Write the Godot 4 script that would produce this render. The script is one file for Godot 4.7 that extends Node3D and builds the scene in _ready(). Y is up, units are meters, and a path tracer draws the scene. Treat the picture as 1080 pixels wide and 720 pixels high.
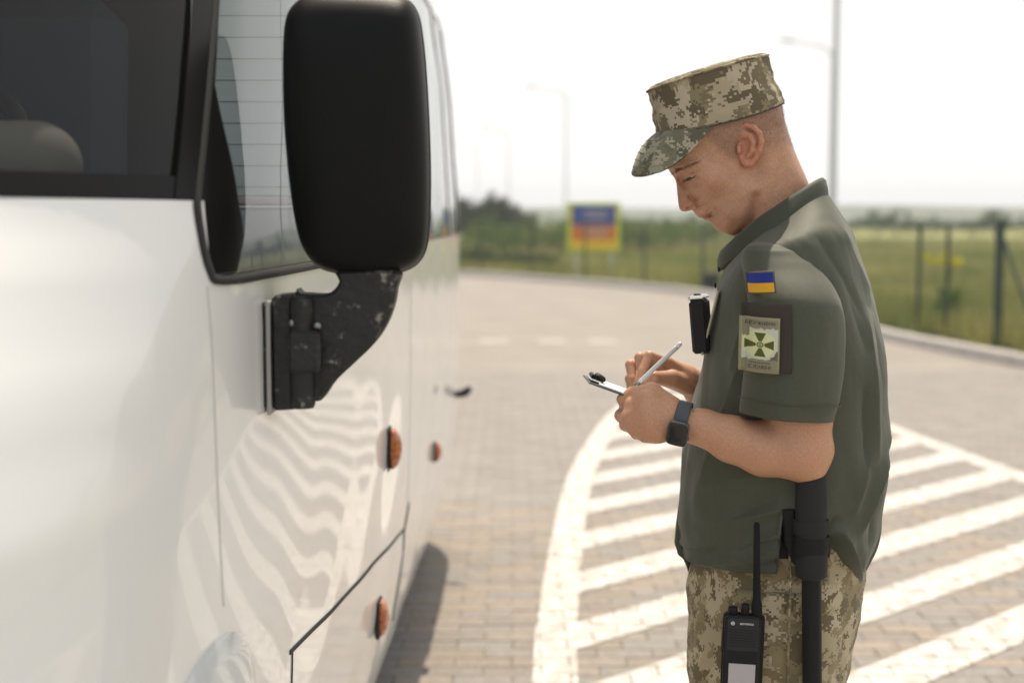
extends Node3D

# ---------------------------------------------------------------- helpers
var M := {}
var names := {}
var seq := RandomNumberGenerator.new()

func numbered(called: String) -> String:
	var n: int = names.get(called, 0)
	names[called] = n + 1
	return called if n == 0 else "%s_%03d" % [called, n]

func thing(called: String, label: String, category: String, at := Vector3.ZERO, turn := 0.0, group := "") -> Node3D:
	var o := Node3D.new()
	o.name = numbered(called)
	add_child(o)
	o.position = at
	o.rotation.y = turn
	o.set_meta("label", label)
	o.set_meta("category", category)
	if group:
		o.set_meta("group", group)
	return o

func part(parent: Node, called: String, mesh: Mesh, m: Material, at := Vector3.ZERO, rot := Vector3.ZERO) -> MeshInstance3D:
	var o := MeshInstance3D.new()
	o.name = called
	o.mesh = mesh
	o.material_override = m
	parent.add_child(o, true)
	o.position = at
	o.rotation = rot
	return o

func structure(called: String, mesh: Mesh, m: Material, at := Vector3.ZERO) -> MeshInstance3D:
	var o := part(self, called, mesh, m, at)
	o.set_meta("kind", "structure")
	return o

func lin(r: float, g: float, b: float) -> Color:
	return Color(r, g, b).linear_to_srgb()

func mat(col: Color, rough := 0.7, metal := 0.0, spec := 0.5) -> StandardMaterial3D:
	var m := StandardMaterial3D.new()
	m.albedo_color = col
	m.roughness = rough
	m.metallic = metal
	m.metallic_specular = spec
	return m

func noise_image(size: int, freq: float, sd: int, octaves := 4) -> Image:
	var n := FastNoiseLite.new()
	n.noise_type = FastNoiseLite.TYPE_SIMPLEX_SMOOTH
	n.frequency = freq
	n.seed = sd
	n.fractal_octaves = octaves
	return n.get_seamless_image(size, size)

func tint_image(size: int, freq: float, sd: int, a: Color, b: Color, fine := 0.0, sharp := 1.0) -> ImageTexture:
	var im := noise_image(size, freq, sd)
	var out := Image.create(size, size, true, Image.FORMAT_RGB8)
	var r := RandomNumberGenerator.new()
	r.seed = sd
	for y in size:
		for x in size:
			var t := clampf((im.get_pixel(x, y).r - 0.5) * sharp + 0.5, 0.0, 1.0)
			var c := a.lerp(b, t)
			var f := 1.0 + (r.randf() - 0.5) * fine
			out.set_pixel(x, y, Color(c.r * f, c.g * f, c.b * f))
	out.generate_mipmaps()
	return ImageTexture.create_from_image(out)

func bump_tex(size: int, freq: float, sd: int, strength: float, octaves := 3) -> ImageTexture:
	var im := noise_image(size, freq, sd, octaves)
	im.convert(Image.FORMAT_RGBA8)
	im.bump_map_to_normal_map(strength)
	im.generate_mipmaps()
	return ImageTexture.create_from_image(im)

func triplanar(m: StandardMaterial3D, scale: float) -> StandardMaterial3D:
	m.uv1_triplanar = true
	m.uv1_scale = Vector3(scale, scale, scale)
	return m

# positions, indices -> mesh with smooth outward normals
func finish(v: PackedVector3Array, ix: PackedInt32Array, uv := PackedVector2Array(), col := PackedColorArray(), weld := PackedInt32Array(), orient := true) -> ArrayMesh:
	var c := Vector3.ZERO
	for p in v:
		c += p
	c /= maxi(1, v.size())
	var vol := 0.0
	for k in range(0, ix.size(), 3):
		vol += (v[ix[k]] - c).dot((v[ix[k + 1]] - c).cross(v[ix[k + 2]] - c))
	if orient and vol > 0.0:
		for k in range(0, ix.size(), 3):
			var t := ix[k + 1]
			ix[k + 1] = ix[k + 2]
			ix[k + 2] = t
	var n := PackedVector3Array()
	n.resize(v.size())
	for k in range(0, ix.size(), 3):
		var a := v[ix[k]]
		var f := (v[ix[k + 2]] - a).cross(v[ix[k + 1]] - a)
		n[ix[k]] += f
		n[ix[k + 1]] += f
		n[ix[k + 2]] += f
	for k in range(0, weld.size(), 2):
		var w := n[weld[k]] + n[weld[k + 1]]
		n[weld[k]] = w
		n[weld[k + 1]] = w
	for k in n.size():
		n[k] = n[k].normalized() if n[k].length_squared() > 1e-30 else Vector3.UP
	if uv.size() != v.size():
		uv.resize(v.size())
	if col.size() != v.size():
		col.resize(v.size())
		col.fill(Color.WHITE)
	var arr := []
	arr.resize(Mesh.ARRAY_MAX)
	arr[Mesh.ARRAY_VERTEX] = v
	arr[Mesh.ARRAY_NORMAL] = n
	arr[Mesh.ARRAY_TEX_UV] = uv
	arr[Mesh.ARRAY_COLOR] = col
	arr[Mesh.ARRAY_INDEX] = ix
	var m := ArrayMesh.new()
	m.add_surface_from_arrays(Mesh.PRIMITIVE_TRIANGLES, arr)
	return m

# rows of points -> skin. closed: each row is a ring. caps close the ends with a fan.
func skin(rows: Array, closed := true, cap0 := false, cap1 := false, holes := PackedByteArray(), orient := true) -> ArrayMesh:
	var n: int = rows[0].size()
	var cols := n + 1 if closed else n
	var v := PackedVector3Array()
	var uv := PackedVector2Array()
	var ix := PackedInt32Array()
	var weld := PackedInt32Array()
	var per := 0.0
	var mid: PackedVector3Array = rows[rows.size() / 2]
	for j in n - (0 if closed else 1):
		per += mid[j].distance_to(mid[(j + 1) % n])
	var down := 0.0
	for i in rows.size():
		var row: PackedVector3Array = rows[i]
		if i > 0:
			down += row[0].distance_to(rows[i - 1][0])
		if closed:
			weld.append(v.size())
			weld.append(v.size() + n)
		for j in cols:
			v.append(row[j % n])
			uv.append(Vector2(per * j / n, down))
	for i in rows.size() - 1:
		for j in cols - 1:
			if holes.size() > 0 and holes[i * (cols - 1) + j]:
				continue
			var a := i * cols + j
			var b := a + cols
			ix.append_array([a, b, a + 1, a + 1, b, b + 1])
	for e in 2:
		if (e == 0 and not cap0) or (e == 1 and not cap1):
			continue
		var base := 0 if e == 0 else (rows.size() - 1) * cols
		var mid_p := Vector3.ZERO
		for j in n:
			mid_p += v[base + j]
		mid_p /= n
		var ci := v.size()
		v.append(mid_p)
		uv.append(uv[base])
		for j in n:
			var a := base + j
			var b := base + (j + 1) % cols
			if e == 0:
				ix.append_array([ci, a, b])
			else:
				ix.append_array([ci, b, a])
	return finish(v, ix, uv, PackedColorArray(), weld, orient)

func ring(c: Vector3, ax: Vector3, ay: Vector3, n: int, e := 2.0) -> PackedVector3Array:
	var r := PackedVector3Array()
	for j in n:
		var t := TAU * j / n
		var cs := cos(t)
		var sn := sin(t)
		r.append(c + ax * signf(cs) * pow(absf(cs), 2.0 / e) + ay * signf(sn) * pow(absf(sn), 2.0 / e))
	return r

# swept tube along points with a radius at each
func tube(pts: Array, radii: Array, n := 10, cap := true) -> ArrayMesh:
	var rows := []
	var side := Vector3.ZERO
	for i in pts.size():
		var d: Vector3 = (pts[mini(i + 1, pts.size() - 1)] - pts[maxi(i - 1, 0)]).normalized()
		if side == Vector3.ZERO:
			side = d.cross(Vector3.UP if absf(d.y) < 0.9 else Vector3.RIGHT).normalized()
		side = (side - d * side.dot(d)).normalized()
		var r: float = radii[mini(i, radii.size() - 1)]
		rows.append(ring(pts[i], side * r, d.cross(side) * r, n))
	return skin(rows, true, cap, cap)

# lathe about y: list of Vector2(radius, y)
func lathe(prof: Array, n := 20) -> ArrayMesh:
	var rows := []
	for p in prof:
		rows.append(ring(Vector3(0, p.y, 0), Vector3(p.x, 0, 0), Vector3(0, 0, p.x), n))
	return skin(rows, true, true, true)

func sharp(m: Mesh) -> ArrayMesh:
	var st := SurfaceTool.new()
	st.create_from(m, 0)
	st.deindex()
	st.set_smooth_group(-1)
	st.generate_normals()
	return st.commit()

# box with chamfered edges
func bbox(s: Vector3, ch := 0.004) -> ArrayMesh:
	var h := s * 0.5
	ch = minf(ch, minf(h.x, minf(h.y, h.z)) * 0.9)
	var v := PackedVector3Array()
	var ix := PackedInt32Array()
	var faces := []
	for ax in 3:
		for sg in [-1.0, 1.0]:
			var q := []
			var b := (ax + 1) % 3
			var c := (ax + 2) % 3
			for k in [[-1, -1], [1, -1], [1, 1], [-1, 1]]:
				var p := Vector3.ZERO
				p[ax] = sg * h[ax]
				p[b] = k[0] * (h[b] - ch)
				p[c] = k[1] * (h[c] - ch)
				q.append(p)
			faces.append(q)
	for a0 in 3:
		var b0 := (a0 + 1) % 3
		var c0 := (a0 + 2) % 3
		for sb in [-1.0, 1.0]:
			for sc in [-1.0, 1.0]:
				var q := []
				for k in [[-1, 0], [1, 0], [1, 1], [-1, 1]]:
					var p := Vector3.ZERO
					p[a0] = k[0] * (h[a0] - ch)
					p[b0] = sb * (h[b0] - (ch if k[1] == 1 else 0.0))
					p[c0] = sc * (h[c0] - (0.0 if k[1] == 1 else ch))
					q.append(p)
				faces.append(q)
	for sx in [-1.0, 1.0]:
		for sy in [-1.0, 1.0]:
			for sz in [-1.0, 1.0]:
				var g := Vector3(sx, sy, sz)
				faces.append([g * Vector3(h.x, h.y - ch, h.z - ch), g * Vector3(h.x - ch, h.y, h.z - ch), g * Vector3(h.x - ch, h.y - ch, h.z)])
	for q in faces:
		var c := Vector3.ZERO
		for p in q:
			c += p
		var nn: Vector3 = (q[1] - q[0]).cross(q[2] - q[0])
		if nn.dot(c) > 0.0:
			q.reverse()
		var s0 := v.size()
		for p in q:
			v.append(p)
		for k in range(1, q.size() - 1):
			ix.append_array([s0, s0 + k, s0 + k + 1])
	return finish(v, ix, PackedVector2Array(), PackedColorArray(), PackedInt32Array(), false)

# polygon in x, y pushed out along z, edges chamfered
func extrude(poly: PackedVector2Array, z0: float, z1: float, ch := 0.003) -> ArrayMesh:
	if Geometry2D.is_polygon_clockwise(poly):
		poly.reverse()
	var n := poly.size()
	var inner := PackedVector2Array()
	for k in n:
		var a := (poly[k] - poly[(k - 1 + n) % n]).normalized()
		var b := (poly[(k + 1) % n] - poly[k]).normalized()
		var nn := Vector2(-a.y - b.y, a.x + b.x)
		nn = nn.normalized() / maxf(0.5, sqrt((1.0 + a.dot(b)) * 0.5)) if nn.length() > 1e-6 else Vector2.ZERO
		inner.append(poly[k] + nn * ch)
	var rows := []
	for e in [[inner, z0], [poly, z0 + ch], [poly, z1 - ch], [inner, z1]]:
		var r := PackedVector3Array()
		for p in e[0]:
			r.append(Vector3(p.x, p.y, e[1]))
		rows.append(r)
	var v := PackedVector3Array()
	var ix := PackedInt32Array()
	for i in 3:
		for k in n:
			var s0 := v.size()
			v.append_array([rows[i][k], rows[i][(k + 1) % n], rows[i + 1][(k + 1) % n], rows[i + 1][k]])
			ix.append_array([s0, s0 + 2, s0 + 1, s0, s0 + 3, s0 + 2])
	var tri := Geometry2D.triangulate_polygon(inner)
	for e in 2:
		var s0 := v.size()
		for p in inner:
			v.append(Vector3(p.x, p.y, z0 if e == 0 else z1))
		for k in range(0, tri.size(), 3):
			var a := inner[tri[k]]
			var ccw := (inner[tri[k + 1]] - a).cross(inner[tri[k + 2]] - a) > 0.0
			if ccw == (e == 1):
				ix.append_array([s0 + tri[k], s0 + tri[k + 2], s0 + tri[k + 1]])
			else:
				ix.append_array([s0 + tri[k], s0 + tri[k + 1], s0 + tri[k + 2]])
	var uv := PackedVector2Array()
	for p in v:
		uv.append(Vector2(p.x, -p.y))
	return finish(v, ix, uv, PackedColorArray(), PackedInt32Array(), true)

func joined(meshes: Array) -> ArrayMesh:
	var st := SurfaceTool.new()
	st.begin(Mesh.PRIMITIVE_TRIANGLES)
	for e in meshes:
		if e is Array:
			st.append_from(e[0], 0, e[1])
		else:
			st.append_from(e, 0, Transform3D())
	return st.commit()

# smooth closed or open curve through 2D points
func smooth2(p: Array, per: int, closed := true) -> PackedVector2Array:
	var out := PackedVector2Array()
	var n := p.size()
	for i in (n if closed else n - 1):
		var a: Vector2 = p[(i - 1 + n) % n] if closed or i > 0 else p[i]
		var b: Vector2 = p[i]
		var c: Vector2 = p[(i + 1) % n]
		var d: Vector2 = p[(i + 2) % n] if closed or i < n - 2 else c
		for k in per:
			out.append(b.cubic_interpolate(c, a, d, float(k) / per))
	if not closed:
		out.append(p[n - 1])
	return out

func table(t: Array, x: float, col: int) -> float:
	if x <= t[0][0]:
		return t[0][col]
	for i in t.size() - 1:
		if x <= t[i + 1][0]:
			var f: float = (x - t[i][0]) / (t[i + 1][0] - t[i][0])
			f = f * f * (3.0 - 2.0 * f) * 0.35 + f * 0.65
			return lerpf(t[i][col], t[i + 1][col], f)
	return t[t.size() - 1][col]

# ---- rounded solids: tapered capsules joined smoothly, meshed as surface nets. k < 0 cuts away.
var cA := PackedVector3Array()
var cB := PackedVector3Array()
var cI := PackedFloat32Array()
var cR := PackedFloat32Array()
var cD := PackedFloat32Array()
var cK := PackedFloat32Array()

func field(p: Vector3) -> float:
	var d := 1e3
	for i in cA.size():
		var pa := p - cA[i]
		var h := clampf(pa.dot(cB[i]) * cI[i], 0.0, 1.0)
		var e := (pa - cB[i] * h).length() - cR[i] - cD[i] * h
		var k := cK[i]
		if k >= 0.0:
			var m := k - absf(d - e)
			d = minf(d, e)
			if m > 0.0:
				d -= m * m / k * 0.25
		else:
			var m2 := -k - absf(-d - e)
			d = maxf(d, -e)
			if m2 > 0.0:
				d += m2 * m2 / -k * 0.25
	return d

func nets(caps: Array, cell: float, lo := Vector3.INF, hi := -Vector3.INF) -> ArrayMesh:
	cA.clear(); cB.clear(); cI.clear(); cR.clear(); cD.clear(); cK.clear()
	var auto := lo == Vector3.INF
	for c in caps:
		var ba: Vector3 = c[1] - c[0]
		cA.append(c[0]); cB.append(ba)
		cI.append(1.0 / maxf(1e-9, ba.length_squared()))
		cR.append(c[2]); cD.append(c[3] - c[2]); cK.append(c[4])
		if auto and c[4] >= 0.0:
			for q in 2:
				var rr: float = c[2 + q] + cell * 3.0 + 0.004
				lo = lo.min(c[q] - Vector3(rr, rr, rr))
				hi = hi.max(c[q] + Vector3(rr, rr, rr))
	var B := 5
	var g := ((hi - lo) / cell).ceil()
	var nb := Vector3i(int(g.x) / B + 1, int(g.y) / B + 1, int(g.z) / B + 1)
	var nx := nb.x * B + 1
	var ny := nb.y * B + 1
	var nz := nb.z * B + 1
	var val := PackedFloat32Array()
	val.resize(nx * ny * nz)
	val.fill(9.0)
	var done := PackedByteArray()
	done.resize(nx * ny * nz)
	var half := cell * B * 0.5 * 1.7321 * 1.35 + 0.001
	var blocks := []
	for bz in nb.z:
		for by in nb.y:
			for bx in nb.x:
				var d := field(lo + Vector3((bx + 0.5) * B, (by + 0.5) * B, (bz + 0.5) * B) * cell)
				if absf(d) > half:
					if d < 0.0:
						for z in range(bz * B, bz * B + B + 1):
							for y in range(by * B, by * B + B + 1):
								for x in range(bx * B, bx * B + B + 1):
									var q := (z * ny + y) * nx + x
									if not done[q]:
										val[q] = -9.0
					continue
				blocks.append(Vector3i(bx, by, bz))
				for z in range(bz * B, bz * B + B + 1):
					for y in range(by * B, by * B + B + 1):
						var q0 := (z * ny + y) * nx
						for x in range(bx * B, bx * B + B + 1):
							if not done[q0 + x]:
								done[q0 + x] = 1
								val[q0 + x] = field(lo + Vector3(x, y, z) * cell)
	var v := PackedVector3Array()
	var ix := PackedInt32Array()
	var at := {}
	var off := [0, 1, nx, nx + 1, nx * ny, nx * ny + 1, nx * ny + nx, nx * ny + nx + 1]
	var edges := [0, 1, 2, 3, 4, 5, 6, 7, 0, 2, 1, 3, 4, 6, 5, 7, 0, 4, 1, 5, 2, 6, 3, 7]
	var corner := [Vector3(0, 0, 0), Vector3(1, 0, 0), Vector3(0, 1, 0), Vector3(1, 1, 0), Vector3(0, 0, 1), Vector3(1, 0, 1), Vector3(0, 1, 1), Vector3(1, 1, 1)]
	for b: Vector3i in blocks:
		for z in range(b.z * B, b.z * B + B):
			for y in range(b.y * B, b.y * B + B):
				for x in range(b.x * B, b.x * B + B):
					var q := (z * ny + y) * nx + x
					var s0 := val[q] < 0.0
					var mixed := false
					for k in range(1, 8):
						if (val[q + off[k]] < 0.0) != s0:
							mixed = true
							break
					if not mixed:
						continue
					var sum := Vector3.ZERO
					var cnt := 0
					for e in range(0, 24, 2):
						var va := val[q + off[edges[e]]]
						var vb := val[q + off[edges[e + 1]]]
						if (va < 0.0) != (vb < 0.0):
							sum += corner[edges[e]].lerp(corner[edges[e + 1]], va / (va - vb))
							cnt += 1
					at[q] = v.size()
					v.append(lo + (Vector3(x, y, z) + sum / cnt) * cell)
	var st := [1, nx, nx * ny]
	for q: int in at:
		for a in 3:
			var s0 := val[q] < 0.0
			if (val[q + st[a]] < 0.0) == s0:
				continue
			var u: int = st[(a + 1) % 3]
			var w: int = st[(a + 2) % 3]
			if not (at.has(q - u) and at.has(q - w) and at.has(q - u - w)):
				continue
			var i0: int = at[q]
			var i1: int = at[q - u]
			var i2: int = at[q - u - w]
			var i3: int = at[q - w]
			if s0:
				ix.append_array([i0, i2, i1, i0, i3, i2])
			else:
				ix.append_array([i0, i1, i2, i0, i2, i3])
	return finish(v, ix)

# ---------------------------------------------------------------- scene
func _ready() -> void:
	# camera: a 50 mm lens on a full frame, focused on the man
	var cam := Camera3D.new()
	cam.name = "camera"
	add_child(cam)
	cam.position = Vector3(0, 1.55, 0)
	cam.rotation_degrees = Vector3(-5.03, 0, 0)
	cam.near = 0.05
	cam.far = 6000.0
	cam.fov = 26.99
	var lens := CameraAttributesPhysical.new()
	lens.frustum_focal_length = 50.0
	lens.frustum_focus_distance = 2.46
	lens.frustum_near = 0.05
	lens.frustum_far = 6000.0
	lens.exposure_aperture = 2.5
	cam.attributes = lens
	cam.fov = 26.99
	cam.current = true
	# sky
	var env := Environment.new()
	env.background_mode = Environment.BG_SKY
	var sky := Sky.new()
	var sm := ProceduralSkyMaterial.new()
	sm.sky_top_color = Color(0.76, 0.805, 0.86)
	sm.sky_horizon_color = Color(0.985, 0.985, 0.98)
	sm.sky_curve = 0.25
	sm.sky_energy_multiplier = 1.02
	sm.ground_bottom_color = Color(0.45, 0.42, 0.38)
	sm.ground_horizon_color = Color(0.93, 0.94, 0.95)
	sm.sun_angle_max = 95.0
	sm.sun_curve = 0.6
	sky.sky_material = sm
	env.sky = sky
	env.tonemap_mode = Environment.TONE_MAPPER_LINEAR
	env.tonemap_exposure = 1.13
	env.sdfgi_enabled = true
	env.ssao_enabled = true
	env.ssil_enabled = true
	env.fog_enabled = true
	env.fog_density = 0.0014
	env.fog_light_color = Color(0.97, 0.98, 1.0)
	var we := WorldEnvironment.new()
	we.name = "world_environment"
	we.environment = env
	add_child(we)
	# sun: high, ahead of the camera, a touch to the left
	var sun := DirectionalLight3D.new()
	sun.name = "sun"
	add_child(sun)
	sun.light_energy = 1.36
	sun.light_color = Color(1.0, 0.945, 0.87)
	sun.light_angular_distance = 0.6
	sun.shadow_enabled = true
	sun.look_at_from_position(Vector3.ZERO, Vector3(-0.08, -2.0, 1.0))

	seq.seed = 11
	make_materials()
	build_ground()
	build_fence()
	build_far()
	build_bus()
	build_person()
	build_gear()

# ---------------------------------------------------------------- materials
func jitter(im: Image, x: int, y: int, n: int, r: RandomNumberGenerator) -> float:
	return im.get_pixel((x + r.randi_range(-1, 1) + n) % n, (y + r.randi_range(-1, 1) + n) % n).r

func camo_image(n: int, sd: int, pal: Array, f := 0.6) -> ImageTexture:
	var im := Image.create(n, n, false, Image.FORMAT_RGB8)
	var a := noise_image(n, 0.055 * f, sd, 3)
	var b := noise_image(n, 0.075 * f, sd + 1, 3)
	var c := noise_image(n, 0.11 * f, sd + 2, 3)
	var r := RandomNumberGenerator.new()
	r.seed = sd
	for y in n:
		for x in n:
			var col: Color = pal[0]
			var w := jitter(c, x, y, n, r)
			if jitter(a, x, y, n, r) > 0.56:
				col = pal[1]
			if jitter(b, x, y, n, r) > 0.55:
				col = pal[2]
			if w > 0.62:
				col = pal[3]
			elif w < 0.30:
				col = pal[4]
			im.set_pixel(x, y, col)
	return ImageTexture.create_from_image(im)

func weave(m: StandardMaterial3D, strength := 0.5, tex := "weave_normal") -> StandardMaterial3D:
	m.normal_enabled = true
	m.normal_texture = M[tex]
	m.normal_scale = strength
	return m

func make_materials() -> void:
	M.weave_normal = bump_tex(256, 0.16, 5, 5.0, 2)
	M.soft_normal = bump_tex(256, 0.03, 9, 6.0, 4)
	M.skin_normal = bump_tex(256, 0.22, 21, 3.0, 3)
	# vehicle paint
	var p := mat(Color(0.92, 0.917, 0.91), 0.34, 0.0, 0.5)
	p.clearcoat_enabled = true
	p.clearcoat = 0.75
	p.clearcoat_roughness = 0.035
	M.paint = p
	M.trim = mat(lin(0.008, 0.0075, 0.0075), 0.3, 0.0, 0.25)
	M.trim_matt = mat(lin(0.014, 0.014, 0.015), 0.7)
	var pl := mat(lin(0.0065, 0.0065, 0.0065), 0.45, 0.0, 0.24)
	pl.normal_enabled = true
	pl.normal_texture = M.skin_normal
	pl.normal_scale = 0.35
	M.mirror_plastic = triplanar(pl, 14.0)
	M.cabin = mat(lin(0.05, 0.048, 0.044), 0.9, 0.0, 0.25)
	M.dash = mat(lin(0.12, 0.115, 0.095), 0.85, 0.0, 0.25)
	M.seat = mat(lin(0.03, 0.035, 0.05), 0.9)
	M.seam = mat(lin(0.01, 0.01, 0.01), 0.8)
	M.seam_grey = mat(lin(0.10, 0.11, 0.11), 0.6)
	M.seam_pale = mat(lin(0.50, 0.49, 0.47), 0.6)
	M.seam_light = mat(lin(0.35, 0.34, 0.32), 0.7)
	M.rubber = mat(lin(0.02, 0.02, 0.02), 0.85)
	M.chrome = mat(Color(0.8, 0.8, 0.8), 0.2, 1.0)
	M.steel = mat(Color(0.55, 0.56, 0.58), 0.35, 0.9)
	var glass := mat(Color(0.05, 0.06, 0.055, 0.22), 0.02, 0.0, 0.33)
	glass.transparency = BaseMaterial3D.TRANSPARENCY_ALPHA
	M.glass = glass
	var cg := mat(Color(0.40, 0.48, 0.47, 0.10), 0.02, 0.0, 0.42)
	cg.transparency = BaseMaterial3D.TRANSPARENCY_ALPHA
	M.clear_glass = cg
	var dg := mat(Color(0.06, 0.07, 0.07, 0.75), 0.02, 0.0, 0.6)
	dg.transparency = BaseMaterial3D.TRANSPARENCY_ALPHA
	M.dark_glass = dg
	var hg := mat(Color(0.62, 0.67, 0.68, 0.6), 0.03, 0.0, 0.6)  # pale tint puts the sky glare into the near side windows
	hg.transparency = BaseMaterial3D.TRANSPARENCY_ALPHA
	M.glare_glass = hg
	var am := mat(lin(0.58, 0.15, 0.02), 0.25)
	am.clearcoat_enabled = true
	am.clearcoat = 0.8
	am.clearcoat_roughness = 0.1
	am.albedo_texture = tint_image(128, 0.05, 31, Color(0.62, 0.55, 0.5), Color(1, 1, 1), 0.12, 2.0)
	M.amber = triplanar(am, 9.0)
	var lampg := mat(Color(0.85, 0.88, 0.9, 0.45), 0.05)
	lampg.transparency = BaseMaterial3D.TRANSPARENCY_ALPHA
	M.lamp_glass = lampg
	# worn black casting of the mirror arm
	var im := Image.create(256, 256, true, Image.FORMAT_RGB8)
	var n1 := noise_image(256, 0.016, 41, 5)
	var n2 := noise_image(256, 0.06, 42, 4)
	for y in 256:
		for x in 256:
			var t: float = n1.get_pixel(x, y).r * 0.62 + n2.get_pixel(x, y).r * 0.38
			var c := Color(0.085, 0.083, 0.08)
			if t > 0.615:
				c = c.lerp(Color(0.26, 0.25, 0.23), clampf((t - 0.615) * 9.0, 0, 1))
			if t > 0.755:
				c = Color(0.50, 0.48, 0.45)
			im.set_pixel(x, y, c)
	im.generate_mipmaps()
	var worn := mat(Color(1, 1, 1), 0.55)
	worn.albedo_texture = ImageTexture.create_from_image(im)
	worn.normal_enabled = true
	worn.normal_texture = M.soft_normal
	worn.normal_scale = 0.5
	M.worn = triplanar(worn, 4.0)
	# cloth
	var pal := [Color(0.66, 0.605, 0.49), Color(0.71, 0.655, 0.55), Color(0.555, 0.50, 0.38), Color(0.42, 0.38, 0.28), Color(0.50, 0.45, 0.34)]
	var camo := mat(Color(1, 1, 1), 0.9, 0.0, 0.3)
	camo.albedo_texture = camo_image(224, 71, pal)
	camo.texture_filter = BaseMaterial3D.TEXTURE_FILTER_NEAREST
	camo.uv1_scale = Vector3(1.25, 1.25, 1.0)
	camo.rim_enabled = true
	camo.rim = 0.25
	M.camo = camo
	var camo2: StandardMaterial3D = camo.duplicate()
	camo2.albedo_texture = camo_image(160, 171, [Color(0.66, 0.61, 0.51), Color(0.71, 0.66, 0.57), Color(0.53, 0.49, 0.38), Color(0.40, 0.36, 0.28), Color(0.47, 0.42, 0.33)])
	camo2.uv1_scale = Vector3(1.7, 1.7, 1.0)
	M.camo_cap = camo2
	var camo3: StandardMaterial3D = camo.duplicate()
	camo3.albedo_texture = camo_image(160, 271, [Color(0.62, 0.60, 0.51), Color(0.68, 0.65, 0.56), Color(0.49, 0.475, 0.39), Color(0.39, 0.38, 0.31), Color(0.45, 0.44, 0.36)])
	triplanar(camo3, 1.9)
	camo3.uv1_triplanar_sharpness = 30.0
	M.camo_brim = camo3
	var sh := mat(Color(1, 1, 1), 0.63, 0.0, 0.45)
	sh.albedo_texture = tint_image(256, 0.02, 61, lin(0.057, 0.062, 0.038), lin(0.068, 0.073, 0.046), 0.10)
	sh.uv1_scale = Vector3(16, 16, 1)
	sh.rim_enabled = true
	sh.rim = 0.28
	sh.rim_tint = 0.3
	weave(sh, 0.18)
	M.shirt = sh
	var co: StandardMaterial3D = sh.duplicate()
	co.albedo_color = Color(0.86, 0.88, 0.86)
	M.collar = co
	M.velcro = weave(triplanar(mat(lin(0.052, 0.042, 0.032), 0.95), 20.0), 0.8)
	# skin
	var sk := mat(Color(1, 1, 1), 0.44, 0.0, 0.5)
	sk.vertex_color_use_as_albedo = true
	sk.albedo_texture = tint_image(256, 0.05, 51, Color(0.90, 0.84, 0.80), Color(1.0, 1.0, 1.0), 0.10)
	sk.normal_enabled = true
	sk.normal_texture = M.skin_normal
	sk.normal_scale = 0.4
	sk.subsurf_scatter_enabled = true
	sk.subsurf_scatter_strength = 0.10
	M.skin = triplanar(sk, 14.0)
	M.hair = mat(lin(0.075, 0.045, 0.027), 0.8)
	M.brow = mat(lin(0.17, 0.095, 0.055), 0.8)
	M.iris = mat(lin(0.03, 0.02, 0.014), 0.15)
	M.sclera = mat(lin(0.50, 0.44, 0.40), 0.2)
	M.black_plastic = triplanar(weave(mat(lin(0.012, 0.012, 0.0125), 0.45, 0.0, 0.3), 0.3, "skin_normal"), 20.0)
	M.black_matt = triplanar(weave(mat(lin(0.011, 0.011, 0.0115), 0.75, 0.0, 0.3), 0.5, "skin_normal"), 25.0)
	M.grip = triplanar(weave(mat(lin(0.024, 0.024, 0.025), 0.6, 0.0, 0.3), 0.6, "skin_normal"), 18.0)
	M.watch_strap = mat(lin(0.055, 0.062, 0.075), 0.55)
	M.watch_case = mat(Color(0.42, 0.43, 0.45), 0.3, 0.8)
	M.screen_glass = mat(lin(0.02, 0.019, 0.017), 0.1)
	M.paper = mat(Color(0.93, 0.93, 0.92), 0.9)
	M.pen = mat(Color(0.80, 0.80, 0.81), 0.3)
	M.white_print = mat(Color(0.85, 0.85, 0.85), 0.7)
	M.boot = mat(lin(0.03, 0.027, 0.022), 0.6)
	M.leather = triplanar(weave(mat(lin(0.013, 0.013, 0.013), 0.6, 0.0, 0.3), 0.5, "soft_normal"), 12.0)
	# ground
	M.bed = triplanar(mat(Color(1, 1, 1), 0.95), 1.7)
	M.bed.albedo_texture = tint_image(256, 0.03, 81, lin(0.17, 0.152, 0.132), lin(0.22, 0.198, 0.172), 0.35)
	var far := mat(Color(1, 1, 1), 0.92)
	far.albedo_texture = tint_image(512, 0.012, 82, lin(0.235, 0.210, 0.184), lin(0.295, 0.268, 0.238), 0.16)
	far.uv1_world_triplanar = true
	M.far_pavement = triplanar(far, 0.11)
	M.pavers = []
	for k in 6:
		var t := [0.90, 0.95, 0.98, 1.02, 1.06, 1.0][k] as float
		var w := [0.0, 0.01, -0.006, 0.004, 0.012, -0.01][k] as float
		var m := mat(Color(1, 1, 1), 0.92)
		m.albedo_texture = tint_image(128, 0.06, 90 + k, lin((0.238 + w) * t, 0.212 * t, (0.185 - w) * t), lin((0.300 + w) * t, 0.270 * t, (0.238 - w) * t), 0.26)
		m.uv1_world_triplanar = true
		M.pavers.append(triplanar(m, 2.3))
	var pt := mat(Color(1, 1, 1), 0.8)
	pt.albedo_texture = tint_image(512, 0.03, 97, lin(0.44, 0.415, 0.38), lin(0.68, 0.65, 0.605), 0.10, 1.7)
	pt.uv1_world_triplanar = true
	M.marking = triplanar(pt, 0.6)
	var wp: StandardMaterial3D = pt.duplicate()
	wp.albedo_texture = tint_image(256, 0.05, 197, lin(0.29, 0.26, 0.235), lin(0.46, 0.43, 0.40), 0.15, 2.0)
	M.worn_marking = wp
	var kb := mat(Color(1, 1, 1), 0.9)
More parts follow.
